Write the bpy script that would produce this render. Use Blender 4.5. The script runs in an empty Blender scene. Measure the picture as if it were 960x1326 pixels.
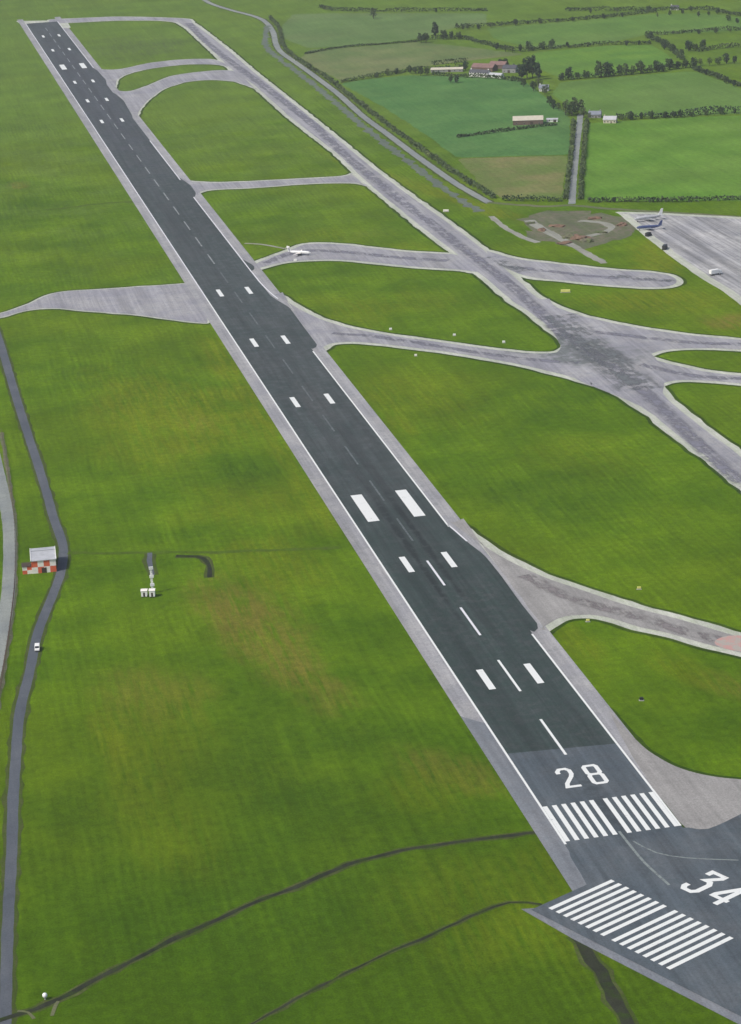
import bpy, bmesh, math, random
from mathutils import Vector, Matrix, noise
from mathutils.geometry import tessellate_polygon
random.seed(7)
S = bpy.context.scene
COL = S.collection
R = math.radians
# ------------------------------------------------------------------ camera
cam = bpy.data.cameras.new('camera'); co = bpy.data.objects.new('camera', cam); COL.objects.link(co)
cx, cy, cz, yaw, pit, rol, fpx = (-235.593877, -740.581624, 390.369806, 0.195714, -0.325189, -0.047414, 3074.332062)
f = Vector((math.sin(yaw)*math.cos(pit), math.cos(yaw)*math.cos(pit), math.sin(pit)))
r0 = Vector((math.cos(yaw), -math.sin(yaw), 0)); u0 = r0.cross(f)
rr = r0*math.cos(rol)+u0*math.sin(rol); uu = -r0*math.sin(rol)+u0*math.cos(rol)
m = Matrix((rr, uu, -f)).transposed().to_4x4(); m.translation = Vector((cx, cy, cz))
co.matrix_world = m
cam.sensor_fit = 'HORIZONTAL'; cam.sensor_width = 36; cam.lens = 36*fpx/960
cam.clip_start = 5; cam.clip_end = 90000
S.camera = co
# ------------------------------------------------------------------ light
SUN_EL, SUN_AZ = R(48), R(-108)          # azimuth from +Y towards +X: high sun on the left
w = bpy.data.worlds.new('World'); S.world = w; w.use_nodes = True
nt = w.node_tree; nt.nodes.clear()
sk = nt.nodes.new('ShaderNodeTexSky'); sk.sky_type = 'NISHITA'; sk.sun_disc = False
sk.sun_elevation = SUN_EL; sk.sun_rotation = SUN_AZ; sk.air_density = 1.0; sk.dust_density = 3.0
bg = nt.nodes.new('ShaderNodeBackground'); bg.inputs[1].default_value = 0.098
wo = nt.nodes.new('ShaderNodeOutputWorld')
nt.links.new(sk.outputs[0], bg.inputs[0]); nt.links.new(bg.outputs[0], wo.inputs[0])
sl = bpy.data.lights.new('sun', 'SUN'); sl.energy = 2.4; sl.angle = R(8); sl.color = (1, .95, .87)
so = bpy.data.objects.new('sun', sl); COL.objects.link(so)
sd = Vector((math.sin(SUN_AZ)*math.cos(SUN_EL), math.cos(SUN_AZ)*math.cos(SUN_EL), math.sin(SUN_EL)))
so.rotation_euler = sd.to_track_quat('Z', 'Y').to_euler()
so.location = (0, 0, 500)
S.view_settings.view_transform = 'Standard'; S.view_settings.look = 'None'
S.view_settings.exposure = 0.42; S.view_settings.gamma = 1
HAZE = 4.4e-5

POLY = {
 'taxiway_parallel': [(160.4,2601.8),(197.5,2549.2),(200.2,2463.5),(201.3,2209.7),(199.2,1999.5),(199.6,1744.2),(199.6,1529.6),(198.7,1330.6),(201.2,1195.0),(204.4,1077.4),(205.6,975.5),(203.7,897.9),(202.5,846.2),(200.4,817.1),(206.5,773.7),(216.1,744.4),(213.3,680.0),(213.9,619.0),(206.6,565.4),(202.5,531.6),(202.7,468.4),(204.1,430.7),(201.8,336.1),(200.8,274.2),(172.5,243.8),(178.3,361.8),(178.4,406.3),(175.8,462.8),(176.3,511.8),(171.8,557.4),(167.8,598.9),(168.1,652.9),(176.0,686.6),(177.0,698.8),(177.2,735.6),(175.7,784.1),(173.5,802.9),(174.2,863.2),(173.4,897.5),(174.5,974.6),(171.9,1069.6),(171.0,1246.0),(171.9,1319.2),(175.0,1426.8),(171.5,1665.6),(174.1,1901.9),(169.9,2009.2),(170.3,2089.3),(172.7,2180.3),(176.4,2442.2),(173.1,2526.7),(156.4,2570.5)],
 'taxiway_stub': [(196.5,970.8),(205.6,975.5),(217.7,935.9),(245.4,904.4),(272.3,873.8),(298.1,854.7),(308.1,837.3),(307.1,817.1),(295.6,801.8),(280.0,800.9),(254.9,819.0),(223.5,850.0),(209.7,863.6),(201.0,877.8),(193.9,915.7)],
 'taxiway_east_upper': [(200.4,817.1),(206.5,773.7),(216.3,744.3),(239.9,703.5),(265.9,673.5),(287.6,654.2),(341.6,607.9),(327.3,574.2),(276.3,623.9),(253.0,637.2),(233.4,641.0),(222.6,633.3),(211.6,619.9),(191.7,627.8),(186.7,712.1)],
 'taxiway_east_lower': [(207.4,661.5),(222.1,631.5),(228.1,615.3),(243.9,587.9),(257.9,574.9),(312.4,538.8),(299.5,508.2),(248.3,549.2),(234.5,561.8),(216.1,571.8),(206.6,565.4),(197.2,554.7),(184.3,574.1)],
 'taxiway_junction': [(188.2,774.3),(212.8,745.8),(223.5,632.9),(206.6,565.4),(183.3,513.3),(172.3,558.9),(159.9,600.2),(163.3,658.8),(173.5,671.0),(177.3,694.5)],
 'taxiway_centre': [(28.2,907.0),(34.0,876.8),(38.2,845.8),(45.3,814.6),(57.1,782.4),(82.3,747.8),(108.0,720.2),(129.9,694.6),(150.4,674.1),(164.0,666.6),(171.7,671.8),(183.3,692.0),(182.7,631.3),(168.9,571.0),(158.9,596.8),(145.5,624.7),(121.2,661.6),(100.2,688.0),(78.8,709.7),(57.1,730.1),(46.1,736.6),(37.3,735.9),(31.6,725.6),(23.0,712.6),(22.7,756.7)],
 'taxiway_bend': [(20.9,990.2),(31.3,1006.9),(58.7,1034.0),(77.9,1058.6),(109.5,1038.6),(142.6,997.3),(170.7,976.3),(183.6,967.7),(190.6,903.5),(173.4,897.5),(166.7,911.1),(139.5,930.9),(106.7,964.3),(89.8,981.5),(57.1,991.4),(34.8,978.7),(27.1,971.0),(21.8,970.5)],
 'taxiway_link': [(22.6,1374.6),(24.4,1361.8),(47.6,1338.9),(84.3,1329.3),(133.8,1321.5),(164.4,1316.8),(173.6,1334.5),(175.0,1294.0),(172.5,1252.8),(165.9,1278.8),(128.3,1292.8),(78.3,1293.4),(40.3,1303.7),(30.6,1293.2),(24.3,1277.5),(23.5,1315.4)],
 'taxiway_far_lower': [(22.3,1972.9),(28.1,1938.2),(40.9,1921.2),(66.7,1961.3),(99.3,2021.9),(132.3,2037.3),(164.6,2039.7),(180.2,2017.0),(176.3,1857.2),(161.4,1941.0),(135.0,1968.7),(110.2,1963.0),(80.1,1922.2),(51.9,1840.6),(35.6,1775.0),(26.6,1719.8),(23.6,1742.9),(27.1,1859.8)],
 'taxiway_far_upper': [(20.7,2179.0),(29.3,2116.6),(50.1,2104.8),(89.9,2146.5),(136.9,2156.1),(169.2,2137.4),(177.7,2088.7),(173.9,2034.4),(167.6,2083.7),(130.3,2108.7),(82.9,2093.2),(54.3,2060.8),(39.1,2022.2),(30.2,1949.5),(19.1,1943.1),(23.3,2085.2)],
 'taxiway_far_loop': [(9.3,2668.5),(29.6,2665.4),(106.0,2646.4),(160.4,2601.8),(201.7,2556.2),(196.8,2484.0),(173.1,2526.7),(155.3,2561.6),(100.5,2596.3),(29.9,2607.3),(4.0,2604.6)],
 'runway_end_pad': [(-33.4,2676.1),(35.2,2642.4),(33.1,2549.2),(-23.0,2584.0)],
 'taxiway_west_stub': [(-233.2,859.7),(-200.4,894.2),(-164.4,913.9),(-147.3,932.5),(-132.1,956.4),(-119.7,964.1),(-87.2,959.2),(-48.9,955.1),(-31.5,953.0),(-24.2,952.5),(-28.7,826.4),(-34.3,824.1),(-54.0,843.7),(-78.1,870.0),(-112.7,896.2),(-133.4,914.4),(-148.9,911.1),(-165.4,898.7),(-201.3,873.9),(-233.8,838.1)],
 'taxiway_south': [(27.6,375.1),(29.4,364.7),(35.3,328.8),(42.9,297.9),(51.5,273.5),(66.7,246.5),(76.7,226.3),(93.9,203.1),(109.4,177.3),(132.6,146.0),(154.7,116.1),(142.1,87.7),(121.3,118.3),(99.4,150.6),(86.3,167.3),(74.4,186.1),(64.5,196.2),(56.6,210.7),(50.9,215.7),(41.3,217.4),(32.6,208.4),(28.1,202.6),(24.4,205.8),(25.6,283.5)],
 'taxiway_threshold': [(29.8,121.0),(29.2,98.3),(31.0,73.5),(36.2,56.4),(43.0,45.4),(56.6,36.1),(88.5,22.9),(56.4,-54.4),(36.5,-17.8),(28.1,-2.4),(22.3,2.7),(23.3,65.4)],
 'slate_junction': [(-17.7,11.9),(-17.2,8.5),(23.0,4.8),(29.0,-0.0),(35.8,2.5),(46.3,8.5),(69.6,21.8),(87.7,-7.8),(50.8,-81.2),(-22.7,-59.0),(-25.0,-38.4),(-23.6,-24.0),(-23.2,-1.9)],
 'apron': [(333.9,1067.8),(360.1,1052.5),(389.0,1029.4),(419.0,1006.0),(505.8,922.8),(302.3,459.8),(318.4,742.6),(320.6,774.0),(320.3,826.9),(322.5,890.3),(327.4,967.6),(335.1,1057.3)],
 'bulge_south': [(21.5,367.0),(22.3,358.5),(25.2,332.3),(28.3,312.7),(28.5,283.6),(27.6,243.0),(27.7,212.5),(22.5,205.5),(21.6,268.4)],
 'bulge_centre': [(19.0,971.7),(21.9,967.7),(21.8,927.7),(22.0,892.8),(24.7,873.3),(28.9,849.6),(28.3,800.9),(27.7,737.0),(21.7,729.6),(17.9,758.7)],
 'bulge_bend': [(20.9,1027.2),(23.2,1011.8),(27.3,990.2),(25.7,977.0),(21.2,970.7),(17.2,989.0)],
 'bulge_link': [(20.7,1391.8),(24.4,1361.8),(27.3,1332.9),(26.8,1295.0),(22.5,1274.6),(18.0,1310.4)],
 'bulge_far': [(13.1,2198.1),(24.2,2112.4),(25.4,2023.2),(18.3,1943.5),(23.9,1915.7),(27.1,1859.8),(24.0,1753.5),(17.2,1667.3),(15.4,1593.8),(9.5,1601.7),(14.1,1896.6)],
 'field_blue': [(269.3,1862.0),(306.4,1879.6),(350.8,1887.2),(434.8,1820.7),(457.8,1776.2),(450.5,1689.6),(435.9,1532.6),(374.9,1328.3),(349.5,1336.5),(276.9,1359.3),(279.2,1465.6),(278.5,1668.7)],
 'field_stubble': [(276.0,1355.5),(371.9,1325.5),(309.5,1133.9),(265.1,1158.1),(264.7,1220.6)],
 'field_bright': [(435.7,1482.1),(467.4,1480.6),(529.8,1473.3),(587.9,1458.1),(717.8,1405.2),(537.2,994.4),(441.3,1065.8),(325.2,1119.7)],
 'field_middle': [(490.9,1751.7),(545.3,1752.5),(628.0,1756.9),(644.8,1753.8),(647.1,1634.9),(637.9,1504.8),(619.4,1456.9),(530.8,1483.0),(475.7,1506.6),(458.0,1521.1),(450.9,1577.4),(458.6,1673.6)],
 'field_narrow': [(527.9,1986.7),(622.7,1997.8),(668.9,1977.7),(663.2,1907.1),(647.5,1818.4),(538.2,1769.1),(498.8,1778.5),(497.1,1884.4)],
 'field_upper': [(535.4,2237.2),(642.1,2240.5),(764.2,2253.5),(823.6,2224.5),(850.8,2161.7),(875.9,2119.2),(841.6,2030.5),(691.4,2065.8),(630.8,2023.6),(538.8,2025.0),(517.5,2131.4)],
 'field_pale': [(337.2,2527.8),(387.1,2505.5),(574.3,2385.0),(547.3,2282.4),(508.4,2271.4),(431.6,2183.5),(358.3,2163.5),(291.8,2171.7),(279.4,2275.7),(298.8,2402.1)],
 'field_rough': [(289.2,2157.7),(355.4,2149.5),(425.0,2155.2),(466.0,2083.6),(514.7,1979.8),(444.8,1963.1),(365.5,1939.1),(273.9,1884.9),(267.7,1994.9),(266.6,2088.1)],
 'dirt_site': [(261.0,1081.1),(293.0,1093.3),(323.6,1065.8),(343.4,1027.4),(328.8,986.8),(299.6,969.5),(273.4,940.0),(262.1,956.5),(252.3,996.5),(247.6,1041.9)],
 'hut_pad': [(-176.1,406.7),(-166.6,403.4),(-171.3,354.9),(-191.9,359.8),(-189.2,386.9)],
 'red_paint': [(93.9,171.0),(101.8,176.0),(108.4,174.7),(116.9,169.0),(109.0,152.9),(101.5,156.3),(94.0,164.4)],
}
RIB = {
 'service_road': [(249.0,2793.7),(252.3,2715.5),(266.1,2623.4),(284.1,2532.6),(287.0,2455.1),(277.4,2344.7),(262.9,2244.6),(254.1,2155.4),(254.0,2044.8),(253.7,1922.1),(251.9,1779.9),(246.2,1631.8),(245.9,1520.6),(244.9,1383.7),(245.9,1240.9),(251.2,1143.4)],
 'ditch_path': [(282.3,2421.4),(251.3,2251.6),(242.4,2154.6),(241.2,2010.0),(240.6,1890.6),(238.4,1746.3),(234.5,1606.5),(232.8,1489.0),(231.2,1356.2),(231.0,1214.1),(234.7,1113.2)],
 'farm_lane': [(448.3,1536.5),(411.3,1422.2),(380.0,1325.8),(346.1,1220.1),(312.2,1111.7)],
 'cross_track': [(250.2,1147.4),(285.8,1113.6),(311.0,1105.4),(339.6,1075.3),(419.0,1006.0),(505.8,922.8)],
 'site_track': [(262.1,1064.3),(262.4,1038.5),(264.7,1003.1),(267.8,965.7),(269.2,936.1),(271.4,893.2)],
 'site_track_b': [(238.1,1091.6),(237.2,1059.4),(237.8,1033.7),(241.3,1001.4),(246.1,981.2)],
 'site_loop': [(286.7,987.3),(302.8,995.4),(314.3,1012.0),(311.8,1032.1),(297.9,1044.8)],
 'perimeter_road': [(-173.5,880.9),(-172.5,813.6),(-172.1,743.4),(-171.4,643.9),(-169.6,511.9),(-169.4,444.0),(-168.5,404.0),(-169.6,382.5),(-173.7,353.5),(-181.6,317.4),(-190.5,278.0),(-197.8,231.5),(-205.1,188.1),(-209.4,147.3),(-213.9,100.4),(-217.4,56.8),(-221.3,15.5),(-224.4,-21.9),(-227.2,-56.8),(-230.3,-97.3)],
 'outer_road': [(-192.5,613.6),(-192.2,520.1),(-192.6,450.9),(-194.9,401.0),(-199.3,344.3),(-205.5,288.1),(-214.1,228.7)],
 'track_curve': [(-231.7,-62.3),(-223.9,-59.7),(-217.1,-57.3),(-209.0,-52.6),(-200.6,-46.4),(-190.2,-39.6),(-179.6,-32.1),(-169.0,-24.9),(-156.0,-17.0),(-146.9,-11.8),(-138.6,-7.3),(-116.6,3.3),(-100.9,12.0),(-80.0,16.9),(-56.8,17.5),(-29.4,16.8)],
 'track_lower': [(-153.5,-87.3),(-130.8,-71.8),(-107.4,-58.0),(-83.6,-46.2),(-65.1,-36.6),(-53.1,-32.7),(-42.6,-36.5)],
 'track_south': [(-37.4,-61.2),(-37.5,-78.9),(-37.5,-93.4),(-38.2,-109.1),(-39.0,-125.6),(-40.5,-152.3)],
 'old_track': [(-167.2,384.0),(-125.6,369.5),(-81.2,356.4),(-36.4,346.7)],
 'old_track_b': [(-104.9,1275.7),(-44.5,1283.8),(-3.5,1264.8)],
 'mast_track': [(-127.9,370.3),(-129.3,358.9),(-130.8,337.5)],
 'curl_track': [(-115.9,361.4),(-106.2,356.8),(-102.8,348.5),(-102.8,335.8),(-104.4,325.0)],
 'grass_track': [(33.6,1072.1),(43.4,1064.7),(51.8,1053.2),(59.7,1039.5)],
 'lead_line': [(-0.6,8.2),(-0.3,-3.0),(0.5,-18.4),(3.3,-36.4)],
 'lead_line_b': [(1.8,-0.7),(6.8,-11.8),(16.1,-19.0),(32.6,-25.9)],
 'line_south': [(22.3,361.7),(23.6,351.2),(25.3,334.1)],
 'line_centre': [(22.2,967.6),(22.5,930.1),(23.9,898.6),(25.9,877.7)],
 'wear_parallel': [(189.5,2507.1),(182.5,2293.0),(184.3,2042.4),(188.3,1802.5),(189.0,1584.2),(184.6,1409.0),(184.9,1213.6),(187.1,1082.0),(187.6,983.4),(189.3,898.7),(189.1,814.5),(184.8,723.7),(188.2,648.9),(191.3,580.5),(189.0,502.8),(183.8,411.6),(182.8,329.9)],
 'wear_centre': [(42.7,766.0),(63.2,751.2),(90.2,721.1),(121.4,681.6),(148.9,652.6),(173.8,634.8)],
 'wear_bend': [(37.5,994.3),(66.7,1024.7),(97.3,1011.3),(131.8,976.0),(166.5,946.8)],
 'wear_stub': [(204.4,911.1),(221.9,890.1),(256.6,851.5),(298.2,820.9)],
 'wear_stub_end': [(264.1,853.5),(285.4,834.0),(300.4,817.4)],
 'wear_stub_start': [(200.4,949.0),(203.7,919.6),(210.1,889.8)],
 'wear_east_a': [(205.4,704.5),(232.9,676.3),(256.5,654.3),(286.7,638.0)],
 'wear_east_b': [(208.3,617.3),(230.3,580.1),(258.0,561.9)],
 'wear_south': [(39.4,278.7),(51.3,242.2),(71.4,212.8),(89.7,182.0),(106.8,161.0)],
 'wear_junction': [(195.7,757.3),(192.5,705.4),(192.8,631.3),(190.3,562.7)],
 'pale_arc': [(-223.5,-57.4),(-220.2,-58.9),(-218.5,-63.3)],
 'pale_arc_b': [(-210.1,-54.3),(-211.7,-57.9),(-212.6,-63.1)],
}
HEDGES = [
 ('dark hedge across the very top of the photo left of its middle', [(384.6,2576.8),(401.9,2525.4),(477.3,2471.7),(580.8,2409.6)], 5, 6),
 ('dark hedge with blue-grey bushes at the top right edge of the farmland', [(674.4,2349.1),(751.7,2299.0),(834.4,2254.8),(853.5,2169.0),(875.9,2119.2)], 5, 6),
 ('long dark hedge rising towards the top right behind the upper field', [(498.3,2251.6),(539.4,2252.1),(644.4,2248.0),(716.8,2256.3),(774.1,2270.4)], 4.2, 5),
 ('dark hedge on the near side of the upper field', [(530.1,2007.7),(578.9,2005.0),(624.7,2004.2),(671.1,1984.1)], 4.2, 5),
 ('hedge curving down from the tall tree towards the upper field', [(428.3,2169.3),(479.1,2154.7),(491.4,2099.5),(507.2,2021.2),(529.9,2000.3)], 5, 5),
 ('straight dark hedge near the top right running to the photo edge', [(689.2,2059.1),(721.6,2055.5),(766.5,2056.3),(841.6,2030.5)], 4.2, 5),
 ('diagonal hedge linking two field corners at the upper right', [(686.4,2044.8),(682.8,1984.6),(674.4,1915.1),(660.0,1838.5)], 6, 7),
 ('short hedge at the right edge below the straight dark hedge', [(698.8,1893.4),(736.8,1907.4),(792.5,1903.8)], 5, 5),
 ('hedge at the foot of the tree row above the middle field', [(492.5,1763.2),(536.5,1763.7),(587.1,1767.1),(640.5,1782.4),(656.3,1786.5)], 6, 7),
 ('hedge slanting down to the right edge beside the middle field', [(647.1,1765.5),(648.2,1713.7),(650.8,1644.8),(650.1,1536.2)], 4.2, 5),
 ('thick dark hedge along the top of the bright field', [(470.2,1489.2),(502.8,1482.3),(528.6,1476.5),(559.4,1478.2),(592.7,1471.0),(694.1,1443.3)], 6.5, 7),
 ('hedge bordering the farm lane on the left', [(428.8,1495.6),(388.2,1365.3),(347.5,1238.9),(313.0,1132.3)], 3.4, 4),
 ('hedge bordering the farm lane on the right', [(440.4,1489.6),(398.5,1360.2),(357.9,1233.9),(324.1,1127.2)], 3.4, 4),
 ('thin hedge below the long barn', [(302.9,1463.0),(341.9,1471.7),(384.0,1484.1),(408.0,1486.5)], 3, 3.5),
 ('low dark hedge at the foot of the stubble field', [(263.1,1148.4),(285.6,1136.2),(306.8,1124.7)], 4, 5),
 ('dark hedge at the foot of the bright field', [(326.2,1112.2),(360.6,1099.7),(394.9,1083.8),(442.4,1068.7),(495.0,1034.1)], 3.5, 6),
 ('hedge line from the service road to the farm', [(270.4,1867.7),(307.7,1885.4),(356.2,1910.7),(387.5,1913.1),(421.4,1907.3)], 4.2, 5),
 ('hedge along the upper side of the service road beyond the airfield fence', [(299.1,2494.3),(290.3,2371.7),(267.1,2218.0),(260.1,2114.1),(260.6,2005.9),(262.3,1897.7),(259.0,1752.6),(257.1,1626.1),(255.8,1496.3),(255.2,1365.7),(256.4,1255.2),(259.1,1160.9)], 4, 5),
 ('hedge behind the pale shed west of the farm', [(395.3,1949.6),(418.4,1950.2),(436.8,1953.6)], 4.2, 5),
 ('rough hedge along the near side of the farm buildings', [(376.9,1872.6),(403.9,1838.0),(431.8,1809.6),(453.3,1772.5)], 4, 5),
 ('thin hedge across the middle of the blue-green farmland at the left', [(277.1,2119.1),(326.6,2151.0),(385.8,2154.9),(425.0,2155.2)], 2, 4),
]
TREES = [
 ('belt between farmhouse and brown barn', 'trees', [(457.8,1788.8,16.8),(466.2,1796.7,22.8),(471.5,1793.8,24.5),(473.7,1779.9,18.5),(445.9,1739.8,9.1),(446.8,1703.4,11.4),(457.8,1721.2,11.5),(436.6,1606.6,10.3),(452.0,1677.2,9.7),(433.4,1581.3,9.4),(435.6,1569.4,8.6)]),
 ('clump heading the farm lane', 'trees', [(433.8,1538.9,15.4),(438.0,1531.5,13.0),(446.2,1537.6,16.2),(445.6,1517.2,10.7),(446.4,1501.6,7.6)]),
 ('row above the middle field', 'trees', [(495.5,1761.5,8.4),(503.9,1763.1,13.4),(513.7,1763.9,7.5),(524.4,1764.2,8.4),(540.3,1761.6,16.8),(548.7,1763.2,15.9),(563.4,1767.7,11.8),(569.4,1764.3,13.4),(578.6,1765.5,10.1),(587.1,1767.1,14.3),(597.9,1767.5,9.3),(606.4,1769.1,12.7),(612.4,1765.7,8.4),(623.9,1778.7,12.7),(634.1,1779.5,8.5),(643.5,1780.7,9.3)]),
 ('group right of the middle field', 'trees', [(655.6,1787.0,10.2),(664.3,1788.6,8.5),(672.5,1783.9,9.4),(682.8,1784.7,8.5),(695.1,1791.1,11.1),(703.3,1786.3,8.5)]),
 ('line along the diagonal hedge', 'trees', [(686.1,2029.2,8.3),(682.6,1992.5,6.4),(670.7,1931.9,9.8),(668.9,1896.6,10.6),(669.3,1867.9,8.8),(690.8,1905.4,12.4),(697.8,1901.2,8.9),(709.9,1908.7,11.6)]),
 ('line on the slanting hedge', 'trees', [(645.4,1740.6,7.5),(646.4,1721.0,6.7),(646.1,1683.8,8.2),(644.8,1654.1,8.1),(644.6,1630.4,7.3)]),
 ('line above the bright field', 'trees', [(474.2,1482.1,6.0),(483.1,1482.5,8.3),(493.9,1481.9,6.8),(502.0,1477.7,8.3),(516.3,1475.3,6.8),(524.4,1473.6,6.8),(529.8,1470.8,8.3),(542.1,1472.0,5.3),(557.9,1473.9,5.3),(572.2,1471.5,7.6),(585.8,1469.5,5.3)]),
 ('line below the upper field', 'trees', [(495.8,2035.4,8.2),(499.6,2010.8,9.1),(505.2,2000.1,8.1),(515.1,2001.6,9.1),(527.6,2009.1,10.9),(543.3,2007.3,9.1),(557.6,2013.8,10.0),(575.8,2010.6,6.4),(599.6,2003.9,5.5)]),
 ('cluster at upper centre', 'trees', [(428.5,2145.1,11.3),(433.7,2142.0,12.2),(452.4,2170.9,20.9),(460.2,2158.1,12.3),(468.7,2152.9,10.4),(476.5,2148.2,9.5)]),
 ('hedge west of the farm', 'trees', [(314.8,1881.4,6.0),(329.7,1892.5,8.6),(341.8,1898.9,6.9),(356.7,1897.1,9.5),(362.2,1894.0,7.8),(363.7,1873.5,11.2),(371.3,1875.7,7.8)]),
 ('trees round the farm buildings', 'trees', [(381.8,1805.9,7.6),(387.9,1802.5,8.4),(419.3,1888.3,10.4),(462.5,1897.4,8.7),(469.6,1900.1,8.7),(470.2,1866.0,6.9),(447.2,1788.4,5.0)]),
 ('line nearest the top edge', 'trees', [(425.9,2413.8,15.3),(474.4,2459.0,5.2),(516.4,2431.9,6.2),(556.9,2241.1,6.8),(574.7,2238.8,8.8),(695.7,2306.9,7.0),(729.0,2294.8,7.0),(766.6,2279.9,8.0),(814.4,2249.1,7.9),(836.3,2207.2,6.9),(503.4,2231.2,6.8),(522.8,2227.8,6.8)]),
 ('scattered trees by the top right corner', 'trees', [(759.2,2220.1,5.9),(778.1,2226.3,6.9),(797.0,2232.5,5.9),(804.5,2191.3,7.8),(820.7,2199.0,5.9),(824.2,2134.5,7.7),(825.5,2107.7,6.7),(750.1,2038.0,5.6),(771.1,2033.2,6.5),(788.1,2030.9,5.6)]),
 ('line below the upper left field', 'trees', [(502.0,2258.0,6.9),(510.5,2235.4,7.8),(540.7,2233.9,7.8),(590.8,2237.5,5.9),(606.8,2236.2,7.8),(630.4,2239.1,5.9),(650.0,2235.6,6.9),(670.2,2240.7,5.9),(693.9,2243.6,6.9),(719.5,2245.4,5.9),(642.0,1986.2,6.4),(656.9,1984.9,5.5)]),
 ('foot of the bright field', 'bushes', [(345.8,1103.1,4.5),(374.5,1089.8,2.5)]),
 ('hedge by the service road', 'bushes', [(261.1,1998.6,5.4),(263.9,1852.4,5.1),(260.7,1700.4,4.8),(255.6,1224.9,4.0)]),
]

# ------------------------------------------------------------------ material helpers
def mat_new(name):
    m = bpy.data.materials.new(name); m.use_nodes = True
    nt = m.node_tree; b = nt.nodes['Principled BSDF']
    return m, nt, b
class N:
    def __init__(s, nt):
        s.nt = nt; s.pos = nt.nodes.new('ShaderNodeNewGeometry').outputs['Position']
    def n(s, t): return s.nt.nodes.new(t)
    def l(s, a, b): s.nt.links.new(a, b)
    def mapped(s, scale=(1,1,1), rot=0.0, loc=(0,0,0)):
        k = s.n('ShaderNodeMapping'); k.inputs['Scale'].default_value = scale
        k.inputs['Rotation'].default_value = (0,0,rot); k.inputs['Location'].default_value = loc
        s.l(s.pos, k.inputs[0]); return k.outputs[0]
    def noise(s, sc, det=3, rough=.55, vec=None, off=0):
        k = s.n('ShaderNodeTexNoise'); k.inputs['Scale'].default_value = sc
        k.inputs['Detail'].default_value = det; k.inputs['Roughness'].default_value = rough
        s.l(vec if vec is not None else s.mapped(loc=(off, off*.7, 0)), k.inputs['Vector']); return k.outputs['Fac']
    def ramp(s, fac, a, b):
        k = s.n('ShaderNodeMapRange'); k.interpolation_type = 'SMOOTHSTEP'
        k.inputs['From Min'].default_value = a; k.inputs['From Max'].default_value = b
        s.l(fac, k.inputs['Value']); return k.outputs['Result']
    def mix(s, fac, a, b, mode='MIX'):
        k = s.n('ShaderNodeMix'); k.data_type = 'RGBA'; k.blend_type = mode
        for v, i in ((fac, 0), (a, 6), (b, 7)):
            if isinstance(v, (int, float)): k.inputs[i].default_value = v
            elif isinstance(v, tuple): k.inputs[i].default_value = (*v, 1)
            else: s.l(v, k.inputs[i])
        return k.outputs[2]
    def math(s, op, a, b=None):
        k = s.n('ShaderNodeMath'); k.operation = op
        for v, i in ((a, 0), (b, 1)):
            if v is None: continue
            if isinstance(v, (int, float)): k.inputs[i].default_value = v
            else: s.l(v, k.inputs[i])
        return k.outputs[0]
    def blob(s, cx, cy, rx, ry, rot, k1=.45, sc=.02):
        """soft irregular ground patch: 1 inside, 0 outside"""
        sub = s.n('ShaderNodeVectorMath'); sub.operation = 'SUBTRACT'; s.l(s.pos, sub.inputs[0]); sub.inputs[1].default_value = (cx, cy, 0)
        vr = s.n('ShaderNodeVectorRotate'); vr.rotation_type = 'Z_AXIS'; s.l(sub.outputs[0], vr.inputs['Vector']); vr.inputs['Angle'].default_value = -rot
        ml = s.n('ShaderNodeVectorMath'); ml.operation = 'MULTIPLY'; s.l(vr.outputs[0], ml.inputs[0]); ml.inputs[1].default_value = (1/rx, 1/ry, 0)
        ln = s.n('ShaderNodeVectorMath'); ln.operation = 'LENGTH'; s.l(ml.outputs[0], ln.inputs[0])
        nn = s.noise(sc, 4, .6, off=cx*.13)
        d = s.math('ADD', ln.outputs['Value'], s.math('MULTIPLY', s.math('SUBTRACT', nn, .5), k1*4))
        k = s.n('ShaderNodeMapRange'); k.interpolation_type = 'SMOOTHSTEP'
        k.inputs['From Min'].default_value = 1.15; k.inputs['From Max'].default_value = .25
        s.l(d, k.inputs['Value']); return k.outputs['Result']

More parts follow.
